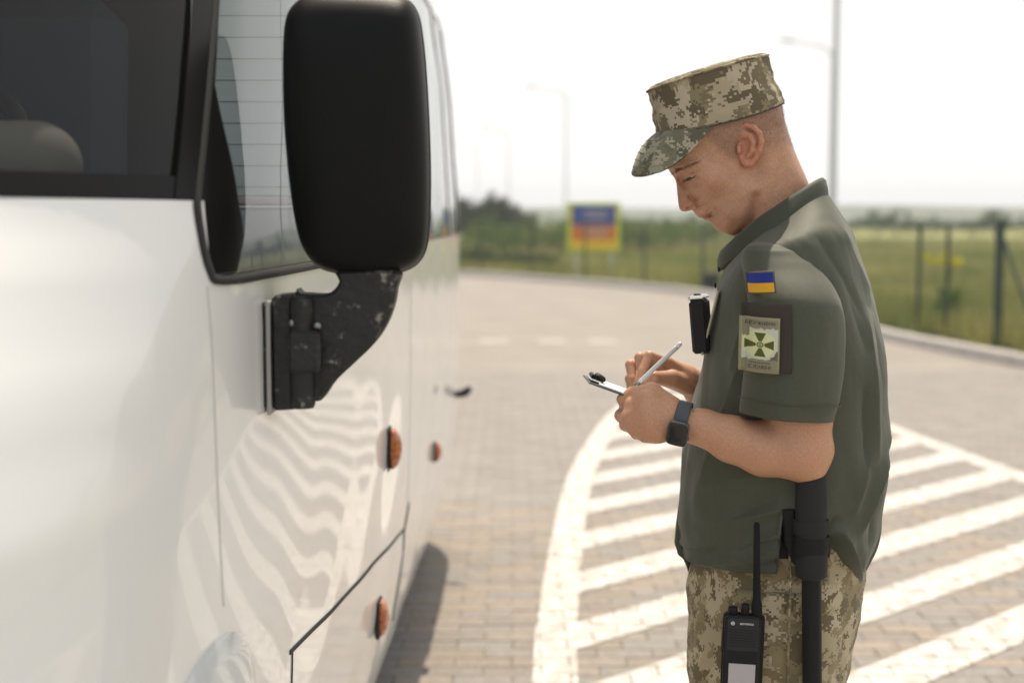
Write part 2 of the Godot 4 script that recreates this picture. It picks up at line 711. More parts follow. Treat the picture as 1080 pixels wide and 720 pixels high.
	kb.albedo_texture = tint_image(256, 0.03, 98, lin(0.40, 0.375, 0.34), lin(0.52, 0.49, 0.45), 0.2)
	M.kerb = triplanar(kb, 1.0)
	var fd := mat(Color(1, 1, 1), 1.0, 0.0, 0.2)
	fd.albedo_texture = tint_image(512, 0.02, 99, lin(0.17, 0.20, 0.055), lin(0.38, 0.36, 0.15), 0.35, 1.6)
	fd.uv1_world_triplanar = true
	M.field = triplanar(fd, 0.045)
	M.post_green = mat(lin(0.012, 0.035, 0.022), 0.5)
	M.pole = mat(Color(0.74, 0.75, 0.76), 0.55, 0.2)
	var lf := mat(Color(1, 1, 1), 0.8, 0.0, 0.3)
	lf.vertex_color_use_as_albedo = true
	lf.backlight_enabled = true
	lf.backlight = Color(0.35, 0.42, 0.15)
	M.leaf = lf
	M.bark = mat(lin(0.08, 0.06, 0.045), 0.95)
	M.hill = mat(lin(0.10, 0.13, 0.07), 1.0)

# ---------------------------------------------------------------- ground
var kerb_line := PackedVector2Array()   # (x, depth)
var fence_line := PackedVector2Array()

func flat(poly: PackedVector2Array, y: float) -> ArrayMesh:
	var v := PackedVector3Array()
	var uv := PackedVector2Array()
	for p in poly:
		v.append(Vector3(p.x, y, -p.y))
		uv.append(p)
	var tri := Geometry2D.triangulate_polygon(poly)
	var ix := PackedInt32Array()
	for k in range(0, tri.size(), 3):
		var a := poly[tri[k]]
		if (poly[tri[k + 1]] - a).cross(poly[tri[k + 2]] - a) > 0.0:
			ix.append_array([tri[k], tri[k + 2], tri[k + 1]])
		else:
			ix.append_array([tri[k], tri[k + 1], tri[k + 2]])
	return finish(v, ix, uv, PackedColorArray(), PackedInt32Array(), false)

func offset_line(l: PackedVector2Array, d: float) -> PackedVector2Array:
	var out := PackedVector2Array()
	for i in l.size():
		var t := (l[mini(i + 1, l.size() - 1)] - l[maxi(i - 1, 0)]).normalized()
		out.append(l[i] + Vector2(-t.y, t.x) * d)
	return out

func build_ground() -> void:
	fence_line = smooth2([Vector2(7.6, 2.0), Vector2(6.9, 9.0), Vector2(6.1, 13.6), Vector2(5.6, 16.2), Vector2(5.25, 18.6), Vector2(4.85, 23.0), Vector2(4.0, 29.0), Vector2(1.4, 34.3), Vector2(-1.3, 38.6), Vector2(-6.0, 44.0), Vector2(-14.0, 50.0)], 5, false)
	kerb_line = offset_line(fence_line, 0.55)
	# field and hills
	var f := PackedVector2Array([Vector2(-320, -60), Vector2(320, -60), Vector2(320, 460), Vector2(-320, 460)])
	structure("field", flat(f, -0.05), M.field)
	# pavement: joint bed, far sheet
	var base := PackedVector2Array(kerb_line)
	base.append_array([Vector2(-40, 50), Vector2(-40, -14), Vector2(8.2, -14)])
	var pav := structure("pavement", flat(base, -0.012), M.far_pavement)
	var zone := Rect2(-3.0, 2.0, 8.0, 12.0)
	var bed := PackedVector2Array([zone.position, Vector2(zone.end.x, zone.position.y), zone.end, Vector2(zone.position.x, zone.end.y)])
	part(pav, "sand_bed", flat(bed, -0.006), M.bed)
	# the painted island: outer line and hatching
	var left := smooth2([Vector2(0.06, 1.0), Vector2(0.145, 4.63), Vector2(0.19, 5.6), Vector2(0.275, 6.85), Vector2(0.40, 8.3), Vector2(0.595, 9.71), Vector2(0.86, 11.2), Vector2(1.30, 12.7), Vector2(1.80, 13.5), Vector2(2.2, 13.7), Vector2(2.45, 13.0)], 6, false)
	var right := PackedVector2Array([Vector2(2.45, 13.0), Vector2(2.78, 10.3), Vector2(3.04, 8.36), Vector2(3.5, 4.5), Vector2(3.9, 1.0)])
	var shapes := []
	var whole := PackedVector2Array(left)
	whole.append_array(right.slice(1))
	for l in [left, right]:
		var a := offset_line(l, 0.076)
		var b := offset_line(l, -0.076)
		for i in l.size() - 1:
			shapes.append(PackedVector2Array([a[i], a[i + 1], b[i + 1], b[i]]))
	var inside: Array = Geometry2D.offset_polygon(whole, -0.077)
	for k in range(-8, 10):
		var t := 5.37 + 0.73 * k - 0.3 * 0.95
		var s := PackedVector2Array([Vector2(-1, t - 0.95), Vector2(5, t + 4.75), Vector2(5, t + 4.43), Vector2(-1, t - 1.27)])
		for q in inside:
			shapes.append_array(Geometry2D.intersect_polygons(s, q))
	# pavers: the ones that show largest are single pieces, the rest one mass
	var pm := bbox(Vector3(0.1965, 0.05, 0.0965), 0.0025)
	var mm := MultiMesh.new()
	mm.transform_format = MultiMesh.TRANSFORM_3D
	mm.use_colors = true
	mm.mesh = pm
	var tf := []
	var cl := []
	var single := 0
	var boxes := []
	for s in shapes:
		var r := Rect2(s[0], Vector2.ZERO)
		for p in s:
			r = r.expand(p)
		boxes.append(r.grow(0.2))
	var paint := PackedVector3Array()
	var pix := PackedInt32Array()
	var row := 0
	var d := zone.position.y + 0.05
	while d < zone.end.y:
		var x := zone.position.x + (0.1 if row % 2 else 0.0) + 0.1
		while x < zone.end.x:
			var h := seq.randf_range(-0.0012, 0.0012)
			var at := Transform3D(Basis.from_euler(Vector3(seq.randf_range(-0.006, 0.006), seq.randf_range(-0.008, 0.008), seq.randf_range(-0.004, 0.004))), Vector3(x + seq.randf_range(-0.0015, 0.0015), -0.025 + h, -d))
			var px := 540.0 + 1500.0 * x / d
			if single < 300 and d > 4.5 and px > 424.0 and px < 1085.0 and (px < 728.0 or px > 890.0):
				var o := part(pav, "paver", pm, M.pavers[seq.randi() % 6])
				o.transform = at
				single += 1
			else:
				tf.append(at)
				cl.append([0.90, 0.95, 0.98, 1.02, 1.06, 1.0][seq.randi() % 6])
			var rect := PackedVector2Array([Vector2(x - 0.0975, d - 0.0475), Vector2(x + 0.0975, d - 0.0475), Vector2(x + 0.0975, d + 0.0475), Vector2(x - 0.0975, d + 0.0475)])
			for i in shapes.size():
				if not boxes[i].has_point(Vector2(x, d)):
					continue
				for q in Geometry2D.intersect_polygons(rect, shapes[i]):
					var tri := Geometry2D.triangulate_polygon(q)
					var s0 := paint.size()
					for p in q:
						paint.append(Vector3(p.x, h + 0.0035, -p.y))
					for k in range(0, tri.size(), 3):
						if (q[tri[k + 1]] - q[tri[k]]).cross(q[tri[k + 2]] - q[tri[k]]) > 0.0:
							pix.append_array([s0 + tri[k], s0 + tri[k + 2], s0 + tri[k + 1]])
						else:
							pix.append_array([s0 + tri[k], s0 + tri[k + 1], s0 + tri[k + 2]])
			x += 0.2
		d += 0.1
		row += 1
	for i in shapes.size():     # beyond the single pavers the paint lies on the far sheet
		if shapes[i][0].y > zone.end.y:
			var s0 := paint.size()
			for p in shapes[i]:
				paint.append(Vector3(p.x, -0.008, -p.y))
			pix.append_array([s0, s0 + 2, s0 + 1, s0, s0 + 3, s0 + 2])
	mm.instance_count = tf.size()
	for i in tf.size():
		mm.set_instance_transform(i, tf[i])
		mm.set_instance_color(i, Color(cl[i], cl[i], cl[i]))
	var pmat: StandardMaterial3D = M.pavers[5].duplicate()
	pmat.vertex_color_use_as_albedo = true
	var mi := MultiMeshInstance3D.new()
	mi.name = "paver_field"
	mi.multimesh = mm
	mi.material_override = pmat
	mi.set_meta("kind", "stuff")
	pav.add_child(mi)
	structure("road_marking", finish(paint, pix, PackedVector2Array(), PackedColorArray(), PackedInt32Array(), false), M.marking)
	for k in 3:
		var x: float = [-0.24, 0.50, 1.14][k]
		var dash := structure("give_way_dash" if k == 0 else "give_way_dash_%03d" % k, flat(PackedVector2Array([Vector2(x - 0.18, 17.5), Vector2(x + 0.18, 17.5), Vector2(x + 0.18, 18.0), Vector2(x - 0.18, 18.0)]), -0.008), M.worn_marking)
	# kerb: single stones along the fence
	var kerb := Node3D.new()
	kerb.name = "kerb"
	add_child(kerb)
	kerb.set_meta("kind", "structure")
	var stone := bbox(Vector3(0.16, 0.2, 0.985), 0.012)
	var c2 := Curve2D.new()
	for p in kerb_line:
		c2.add_point(p)
	var run := 0.5
	while run < c2.get_baked_length() - 0.5:
		var a := c2.sample_baked(run)
		var b := c2.sample_baked(run + 0.3) - c2.sample_baked(run - 0.3)
		part(kerb, "kerb_stone", stone, M.kerb, Vector3(a.x, 0.02 + seq.randf_range(-0.004, 0.004), -a.y), Vector3(0, atan2(b.x, -b.y), 0))
		run += 1.0

# ---------------------------------------------------------------- fence
func build_fence() -> void:
	var c := Curve2D.new()
	for p in fence_line:
		c.add_point(p)
	var at0 := c.sample_baked(0.0)
	var fn := thing("mesh_fence", "dark green welded mesh fence with steel posts along the pavement edge", "fence", Vector3(at0.x, 0, -at0.y))
	var org := fn.position
	var post := lathe([Vector2(0.026, -0.1), Vector2(0.026, 1.42), Vector2(0.028, 1.43), Vector2(0.012, 1.45)], 8)
	var big := lathe([Vector2(0.055, -0.1), Vector2(0.055, 1.50), Vector2(0.058, 1.51), Vector2(0.02, 1.54)], 10)
	var run := 0.0
	var k := 0
	var marks := []
	# posts set where the fence passes them
	var want := [Vector2(5.6, 16.3), Vector2(5.32, 17.55), Vector2(5.1, 18.4)]
	while run < c.get_baked_length():
		marks.append(run)
		run += 2.5
	for w in want:
		marks.append(c.get_closest_offset(w))
	marks.sort()
	for i in marks.size():
		var p := c.sample_baked(marks[i])
		var is_big: bool = p.distance_to(Vector2(5.6, 16.3)) < 0.2
		var asked := is_big
		for w in want:
			asked = asked or p.distance_to(c.get_closest_point(w)) < 0.02
		if not asked and p.y > 13.5 and p.y < 21.0:
			continue
		part(fn, "post", big if is_big else post, M.post_green, Vector3(p.x, 0, -p.y) - org)
		if is_big:
			var foot := c.sample_baked(marks[i] - 1.0)
			part(fn, "brace", tube([Vector3(p.x, 1.4, -p.y) - org, Vector3(foot.x, 0.0, -foot.y) - org], [0.02], 8), M.post_green)
	var pieces := []
	var len := c.get_baked_length()
	for rail in [0.08, 1.44]:
		var pts := []
		for i in int(len / 0.5) + 1:
			var p := c.sample_baked(i * 0.5)
			pts.append(Vector3(p.x, rail, -p.y) - org)
		part(fn, "rail", tube(pts, [0.016], 6), M.post_green)
	var wire := bbox(Vector3(0.0034, 1.36, 0.0034), 0.0004)
	var tfs := []
	var x := 0.0
	while x < len:
		var p := c.sample_baked(x)
		tfs.append(Transform3D(Basis(), Vector3(p.x, 0.78, -p.y) - org))
		x += 0.07
	var hz := []
	for r in 8:
		var pts := []
		for i in int(len / 1.0) + 1:
			var p := c.sample_baked(i * 1.0)
			pts.append(Vector3(p.x, 0.12 + r * 0.19, -p.y) - org)
		hz.append(tube(pts, [0.0018], 4))
	var ms := []
	for t in tfs:
		ms.append([wire, t])
	ms.append_array(hz)
	var wm := part(fn, "wire_mesh", joined(ms), M.post_green)
	wm.set_meta("kind", "stuff")

# ---------------------------------------------------------------- far things
func crown(size: Vector3, clumps: int, leaves: int, leaf: float, a: Color, b: Color, sd: int) -> ArrayMesh:
	var r := RandomNumberGenerator.new()
	r.seed = sd
	var v := PackedVector3Array()
	var ix := PackedInt32Array()
	var col := PackedColorArray()
	for i in clumps:
		var dir := Vector3(r.randfn(), absf(r.randfn()) * 1.1 - 0.35, r.randfn()).normalized()
		var c := dir * size * pow(r.randf(), 0.4) * r.randf_range(0.55, 1.0)
		var cr := r.randf_range(0.16, 0.34) * minf(size.x, size.y)
		var tone := r.randf()
		for k in leaves:
			var o := Vector3(r.randfn(), r.randfn(), r.randfn()).normalized() * cr * pow(r.randf(), 0.45)
			var p := c + o
			var s := leaf * r.randf_range(0.6, 1.3)
			var u := Vector3(r.randfn(), r.randfn(), r.randfn()).normalized()
			var w := u.cross(Vector3(r.randfn(), r.randfn(), r.randfn()).normalized()).normalized()
			var s0 := v.size()
			v.append_array([p - u * s, p + w * s * 0.5, p + u * s, p - w * s * 0.5])
			ix.append_array([s0, s0 + 1, s0 + 2, s0, s0 + 2, s0 + 3])
			var cc := a.lerp(b, clampf(tone * 0.7 + r.randf() * 0.4, 0, 1))
			col.append_array([cc, cc, cc, cc])
	return finish(v, ix, PackedVector2Array(), col, PackedInt32Array(), false)

func tree(called: String, label: String, category: String, at: Vector3, size: Vector3, a: Color, b: Color, sd: int, group: String, dens := 1.0) -> void:
	var t := thing(called, label, category, at, 0.0, group)
	var h := size.y * 0.75
	var limbs := [tube([Vector3.ZERO - Vector3(0, 0.15, 0), Vector3(0.02, h * 0.5, 0), Vector3(-0.03, h * 1.2, 0.02)], [size.y * 0.05, size.y * 0.035, size.y * 0.015], 8)]
	var r := RandomNumberGenerator.new()
	r.seed = sd
	for k in 5:
		var g := TAU * k / 5.0 + r.randf()
		limbs.append(tube([Vector3(0, h * 0.35, 0), Vector3(cos(g) * size.x * 0.3, h * 0.8, sin(g) * size.z * 0.3), Vector3(cos(g) * size.x * 0.6, h * 1.15, sin(g) * size.z * 0.6)], [size.y * 0.025, size.y * 0.016, size.y * 0.006], 6))
	part(t, "trunk", joined(limbs), M.bark)
	part(t, "crown", crown(size, int(46 * dens), 70, minf(0.16, size.y * 0.05), a, b, sd), M.leaf, Vector3(0, size.y * 0.92, 0))

func lamp_post(at: Vector3, arm: float, label: String) -> void:
	var t := thing("street_lamp", label, "street lamp", at, 0.0, "street lamps along the approach road")
	part(t, "pole", lathe([Vector2(0.09, -0.2), Vector2(0.09, 0.6), Vector2(0.062, 0.65), Vector2(0.042, 8.3), Vector2(0.04, 8.4)], 12), M.pole)
	part(t, "arm", tube([Vector3(0, 8.3, 0), Vector3(-0.25 * arm, 8.62, 0), Vector3(-arm, 8.85, 0)], [0.045, 0.04, 0.03], 8), M.pole)
	part(t, "lamp_head", bbox(Vector3(0.62, 0.11, 0.26), 0.03), M.pole, Vector3(-arm - 0.28, 8.88, 0), Vector3(0, 0, -0.16))

func build_far() -> void:
	# border sign
	var s := thing("road_sign", "square lime bordered sign with blue and orange panels on two posts", "sign", Vector3(2.0934, -0.1964, -36.5000) * Vector3(1, 0, 1), 0.0)
	s.position.y = -0.05
	var y0: float = 0.654 + 0.05
	var y1: float = 1.899 + 0.05
	var w: float = 1.36
	for x in [-0.45, 0.45]:
		part(s, "post", lathe([Vector2(0.035, -0.2), Vector2(0.035, y1 - 0.05)], 8), M.pole, Vector3(x, 0, -0.06))
	part(s, "board", bbox(Vector3(w, y1 - y0, 0.03), 0.008), mat(lin(0.50, 0.62, 0.05), 0.5), Vector3(0, (y0 + y1) * 0.5, 0))
	part(s, "yellow_field", bbox(Vector3(w - 0.16, (y1 - y0) * 0.9, 0.006), 0.002), mat(lin(0.80, 0.50, 0.01), 0.5), Vector3(0, (y0 + y1) * 0.5 - 0.005, 0.019))
	var hh := y1 - y0
	part(s, "blue_panel", bbox(Vector3(w - 0.24, hh * 0.42, 0.006), 0.002), mat(lin(0.035, 0.07, 0.28), 0.5), Vector3(0, y0 + hh * 0.74, 0.026))
	part(s, "orange_panel", bbox(Vector3(w - 0.24, hh * 0.30, 0.006), 0.002), mat(lin(0.62, 0.17, 0.015), 0.5), Vector3(0, y0 + hh * 0.388, 0.026))
	for k in 4:
		part(s, "text_bar", bbox(Vector3([0.62, 0.52, 0.70, 0.58][k], 0.055, 0.004), 0.001), mat(lin(0.42, 0.36, 0.33), 0.5), Vector3(0.05, y0 + hh * [0.82, 0.70, 0.44, 0.34][k], 0.031))
	# lamps
	lamp_post(Vector3(5.62, -0.05, -25.0), 1.6, "slim grey street lamp post standing nearest the mesh fence")
	lamp_post(Vector3(13.35, -0.05, -60.0), 1.6, "grey street lamp far beyond the fence with its arm showing left of the slim post")
	lamp_post(Vector3(3.05, -0.05, -81.0), 1.7, "hazy street lamp with a long arm standing behind the lime bordered sign")
	lamp_post(Vector3(-0.3, -0.05, -118.0), 1.7, "faint distant street lamp rising behind the dark trees")
	lamp_post(Vector3(-3.6, -0.05, -148.0), 1.7, "faintest and farthest street lamp in the haze")
	# dark bin by the fence foot
	var b := thing("litter_bin", "small dark litter bin standing at the foot of the fence", "bin", Vector3(4.1, 0.0, -29.2))
	part(b, "body", lathe([Vector2(0.13, 0), Vector2(0.16, 0.02), Vector2(0.18, 0.36), Vector2(0.175, 0.37)], 16), M.trim_matt, Vector3(0, -0.02, 0))
	part(b, "rim", lathe([Vector2(0.175, 0.355), Vector2(0.195, 0.36), Vector2(0.195, 0.40), Vector2(0.10, 0.43)], 16), M.rubber, Vector3(0, -0.02, 0))
	# trees and bushes
	var dk := [Color(0.03, 0.045, 0.022), Color(0.06, 0.085, 0.035)]
	var md := [Color(0.08, 0.13, 0.03), Color(0.19, 0.27, 0.07)]
	var lt := [Color(0.13, 0.155, 0.05), Color(0.27, 0.28, 0.11)]
	var q := 0
	for e in [[503, 62, 1.2, 1.28], [521, 66, 1.05, 1.45], [537, 70, 1.0, 1.30], [556, 72, 1.1, 1.02], [489, 58, 1.1, 1.25], [470, 62, 1.4, 1.3]]:
		var x: float = (e[0] - 540.0) / 1500.0 * e[1]
		tree("dark_tree", ["bushy dark green tree at the edge of the dark clump beyond the fence", "tallest round topped dark tree of the clump beyond the fence", "dark green tree leaning out of the clump beyond the fence", "low dark tree at the sloping end of the clump beyond the fence", "dark tree peeping past the rear of the bus", "dark tree hidden mostly by the rear of the bus"][q], "tree", Vector3(x, -0.05, -e[1]), Vector3(e[2], e[3], e[2]), dk[0], dk[1], 300 + q, "dark trees beyond the fence", 1.3)
		q += 1
	q = 0
	for e in [[515, 48, 1.3, 0.66], [546, 49, 1.3, 0.66], [572, 50, 1.2, 0.62], [592, 54, 1.2, 0.64], [658, 52, 1.2, 0.68], [674, 56, 1.3, 0.72], [690, 53, 1.2, 0.62], [706, 58, 1.3, 0.70], [722, 60, 1.3, 0.66], [740, 66, 1.5, 0.78], [756, 62, 1.3, 0.66], [772, 70, 1.6, 0.76], [612, 62, 1.4, 0.74], [640, 64, 1.5, 0.72], [788, 64, 1.3, 0.7]]:
		var x: float = (e[0] - 540.0) / 1500.0 * e[1]
		tree("green_bush", "mid green leafy bush growing in the field beyond the fence", "bush", Vector3(x, -0.05, -e[1]), Vector3(e[2] * 1.1, e[3] * 1.3, e[2]), md[0].lerp(lt[0], 0.15 * (q % 4)), md[1].lerp(lt[1], 0.3 * (q % 3)), 340 + q, "bushes in the field", 0.9)
		q += 1
	q = 0
	for e in [[490, 41.5, 1.0, 0.40], [512, 41.0, 0.9, 0.42], [535, 40.5, 0.9, 0.38], [556, 40.0, 0.9, 0.36], [577, 39.5, 0.8, 0.33]]:
		var x: float = (e[0] - 540.0) / 1500.0 * e[1]
		tree("hedge_bush", "low dark green bush in the hedge right behind the fence, below the dark trees", "bush", Vector3(x, -0.05, -e[1]), Vector3(e[2], e[3], 0.6), dk[0].lerp(md[0], 0.25), dk[1].lerp(md[1], 0.25), 420 + q, "dark hedge behind the fence", 1.0)
		q += 1
	q = 0
	for e in [[924, 100, 2.0, 1.15], [944, 98, 1.9, 1.12], [972, 102, 2.6, 0.86], [1000, 106, 2.6, 0.88], [1026, 104, 2.2, 0.88], [1048, 98, 1.6, 1.15], [1074, 104, 2.4, 0.92], [1110, 115, 2.6, 0.9], [902, 118, 2.2, 0.85], [800, 120, 2.4, 0.8], [850, 124, 2.4, 0.75]]:
		var x: float = (e[0] - 540.0) / 1500.0 * e[1]
		tree("hedge_tree", "hazy dark tree in the row along the far side of the field", "tree", Vector3(x, -0.05, -e[1]), Vector3(e[2], e[3], e[2]), dk[0].lerp(md[0], 0.4), dk[1].lerp(md[1], 0.3), 380 + q, "trees along the far side of the field", 1.2)
		q += 1
	# low hills far off
	var hv := []
	for e in 2:
		var r := PackedVector3Array()
		for k in 121:
			var x := -300.0 + 5.0 * k
			var h := 3.7 + 0.45 * sin(x * 0.023) + 0.3 * sin(x * 0.071 + 1.0) + 0.9 * smoothstep(60, 130, x)
			r.append(Vector3(x, -0.3 if e == 0 else h, -330.0 - 90.0 * e))
		hv.append(r)
	structure("hills", skin(hv, false, false, false, PackedByteArray(), false), M.hill)
	# tall grass beyond the fence
	var tuft_v := PackedVector3Array()
	var tuft_i := PackedInt32Array()
	for k in 7:
		var g := TAU * k / 7.0
		var o := Vector3(cos(g * 2.3), 0, sin(g * 1.7)) * 0.10
		var lean := Vector3(cos(g), 0, sin(g)) * 0.13
		var wv := Vector3(-sin(g), 0, cos(g)) * 0.011
		var s0 := tuft_v.size()
		tuft_v.append_array([o - wv, o + wv, o + lean + Vector3(0, 0.34 + 0.06 * (k % 3), 0)])
		tuft_i.append_array([s0, s0 + 1, s0 + 2])
	var tuft := finish(tuft_v, tuft_i, PackedVector2Array(), PackedColorArray(), PackedInt32Array(), false)
	var mm := MultiMesh.new()
	mm.transform_format = MultiMesh.TRANSFORM_3D
	mm.use_colors = true
	mm.mesh = tuft
	var wall := PackedVector2Array(fence_line)
	wall.append_array([Vector2(-14, 90), Vector2(45, 90), Vector2(30, 2)])
	var tf := []
	var cl := []
	var patch := FastNoiseLite.new()
	patch.frequency = 0.12
	patch.seed = 5
	for k in 26000:
		var d := 12.0 + 70.0 * pow(seq.randf(), 1.6)
		var p := Vector2(d * seq.randf_range(-0.06, 0.45), d)
		if not Geometry2D.is_point_in_polygon(p, wall):
			continue
		var sc := seq.randf_range(0.5, 1.25) * (1.0 + 0.5 * patch.get_noise_2d(p.x, p.y))
		tf.append(Transform3D(Basis(Vector3.UP, seq.randf() * TAU).scaled(Vector3(1.3, sc, 1.3)), Vector3(p.x, -0.05, -p.y)))
		var t := clampf(0.5 + patch.get_noise_2d(p.x * 1.7 + 50.0, p.y) * 0.9 + seq.randf_range(-0.25, 0.25), 0, 1)
		cl.append(Color(0.19, 0.22, 0.06).lerp(Color(0.48, 0.42, 0.19), t))
	mm.instance_count = tf.size()
	for i in tf.size():
		mm.set_instance_transform(i, tf[i])
		mm.set_instance_color(i, cl[i])
	var gi := MultiMeshInstance3D.new()
	gi.name = "tall_grass"
	gi.multimesh = mm
	gi.material_override = M.leaf
	gi.set_meta("kind", "stuff")
	gi.set_meta("label", "tall green and straw coloured grass in the field beyond the fence")
	gi.set_meta("category", "grass")
	add_child(gi)
	# a yellow flowering weed by the fence
	var fw := thing("flowering_weed", "yellow flowering weed growing behind the mesh fence", "plant", Vector3(6.0, -0.05, -19.6))
	part(fw, "stems", joined([tube([Vector3(0, 0, 0), Vector3(0.03, 0.7, 0), Vector3(0.08, 1.05, 0)], [0.012, 0.009, 0.005], 6), tube([Vector3(0, 0.3, 0), Vector3(-0.16, 0.75, 0.03), Vector3(-0.2, 1.0, 0)], [0.009, 0.007, 0.004], 6), tube([Vector3(0, 0.2, 0), Vector3(0.2, 0.6, -0.03), Vector3(0.26, 0.9, 0)], [0.009, 0.007, 0.004], 6)]), M.bark)
	part(fw, "blossom", crown(Vector3(0.36, 0.2, 0.3), 12, 30, 0.03, Color(0.55, 0.50, 0.04), Color(0.75, 0.65, 0.08), 77), M.leaf, Vector3(0, 0.98, 0))
	part(fw, "foliage", crown(Vector3(0.3, 0.34, 0.28), 12, 40, 0.05, md[0], md[1], 78), M.leaf, Vector3(0, 0.4, 0))

# ---------------------------------------------------------------- bus
var plan := PackedVector2Array()   # (x, depth) from the middle of the front round the near side to the middle of the rear
var plan_n := PackedVector2Array()
const BUS := Vector3(-1.42, 0, -5.0)
const SIDE := [[0.26, 0.085], [0.40, 0.048], [0.60, 0.018], [0.80, 0.007], [1.0, 0.0], [1.4, 0.0], [1.6, 0.006], [2.0, 0.03], [2.4, 0.075], [2.55, 0.11], [2.66, 0.19], [2.72, 0.33], [2.74, 0.60]]
const FRONT := [[0.26, 0.10], [0.40, 0.04], [0.60, 0.01], [0.9, 0.0], [1.05, 0.0], [1.2, 0.016], [1.35, 0.055], [1.47, 0.115], [1.57, 0.185], [2.0, 0.20], [2.4, 0.24], [2.55, 0.26], [2.66, 0.36], [2.72, 0.50], [2.74, 0.70]]

func bus_pt(x: Vector2, n: Vector2, y: float, inset := 0.0) -> Vector3:
	var fw := clampf((1.95 - x.y) / 0.75, 0.0, 1.0)
	fw = fw * fw * (3.0 - 2.0 * fw)
	var o := lerpf(table(SIDE, y, 1), table(FRONT, y, 1), fw) + inset
	var p := x - n * o
	# pressed panels are never quite flat
	var side := smoothstep(1.9, 2.6, x.y)
	p.x += side * (0.0014 * sin(x.y * 6.3 + y * 3.0) * sin(y * 8.1 + 0.7) + 0.0010 * sin(x.y * 11.0 - y * 9.0) + 0.0006 * sin(x.y * 5.0 + y * 23.0))
	# the screen leans back
	var rake := maxf(0.0, y - 1.57) * 0.70 * (1.0 - smoothstep(1.6, 3.2, x.y))
	return Vector3(p.x, y, -(p.y + rake)) - BUS

func bus_rows(ys: Array, i0: int, i1: int, inset: float) -> Array:
	var rows := []
	for y in ys:
		var r := PackedVector3Array()
		for i in range(i0, i1 + 1):
			r.append(bus_pt(plan[i], plan_n[i], y, inset))
		rows.append(r)
	return rows

func at_depth(d: float) -> int:
	var best := 0
	for i in plan.size():
		if plan[i].x > -0.9 or plan[i].y < 2.0:
			if absf(plan[i].y - d) < absf(plan[best].y - d) and plan[i].x > -0.8:
				best = i
	return best

# point on the near side at depth d and height y, pushed out
func side_pt(d: float, y: float, out := 0.0) -> Vector3:
	for i in plan.size() - 1:
		if plan[i].x > -0.85 and plan[i].y <= d and plan[i + 1].y > d:
			var f := (d - plan[i].y) / (plan[i + 1].y - plan[i].y)
			return bus_pt(plan[i].lerp(plan[i + 1], f), plan_n[i].lerp(plan_n[i + 1], f).normalized(), y, -out)
	return Vector3.ZERO

func mirror_x(m: Mesh) -> ArrayMesh:
	var a := m.surface_get_arrays(0)
	var v: PackedVector3Array = a[Mesh.ARRAY_VERTEX]
	for i in v.size():
		v[i].x = -v[i].x
	return finish(v, a[Mesh.ARRAY_INDEX], a[Mesh.ARRAY_TEX_UV])

func flipped(m: ArrayMesh) -> ArrayMesh:
	var a := m.surface_get_arrays(0)
	var ix: PackedInt32Array = a[Mesh.ARRAY_INDEX]
	for k in range(0, ix.size(), 3):
		var t := ix[k + 1]
		ix[k + 1] = ix[k + 2]
		ix[k + 2] = t
	return finish(a[Mesh.ARRAY_VERTEX], ix, a[Mesh.ARRAY_TEX_UV], PackedColorArray(), PackedInt32Array(), false)

# strip lying on the near side along points (depth, height)
func side_strip(coarse: Array, w: float, out: float) -> ArrayMesh:
	var pts := []
	for i in coarse.size() - 1:
		var steps := maxi(1, int(coarse[i].distance_to(coarse[i + 1]) / 0.04))
		for k in steps:
			pts.append(coarse[i].lerp(coarse[i + 1], float(k) / steps))
	pts.append(coarse[coarse.size() - 1])
	var a := PackedVector3Array()
	var b := PackedVector3Array()
	for i in pts.size():
		var t: Vector2 = (pts[mini(i + 1, pts.size() - 1)] - pts[maxi(i - 1, 0)]).normalized()
		var n := Vector2(-t.y, t.x) * w * 0.5
		a.append(side_pt(pts[i].x + n.x, pts[i].y + n.y, out))
		b.append(side_pt(pts[i].x - n.x, pts[i].y - n.y, out))
	var a2 := PackedVector3Array()
	var b2 := PackedVector3Array()
	for i in pts.size():
		a2.append(a[i] - Vector3(out + 0.004, 0, 0))
		b2.append(b[i] - Vector3(out + 0.004, 0, 0))
	return skin([a2, a, b, b2], false)

func side_patch(edge: Array, y0: float, y1: float, ny: int, nx: int, out: float) -> ArrayMesh:
	var rows := []
	for i in ny + 1:
		var y := lerpf(y0, y1, float(i) / ny)
		var e := Vector2(edge[0], table(edge[1], y, 1))
		var r := PackedVector3Array()
		for j in nx + 1:
			r.append(side_pt(lerpf(e.x, e.y, float(j) / nx), y, out))
		rows.append(r)
	return skin(rows, false, false, false, PackedByteArray(), true)

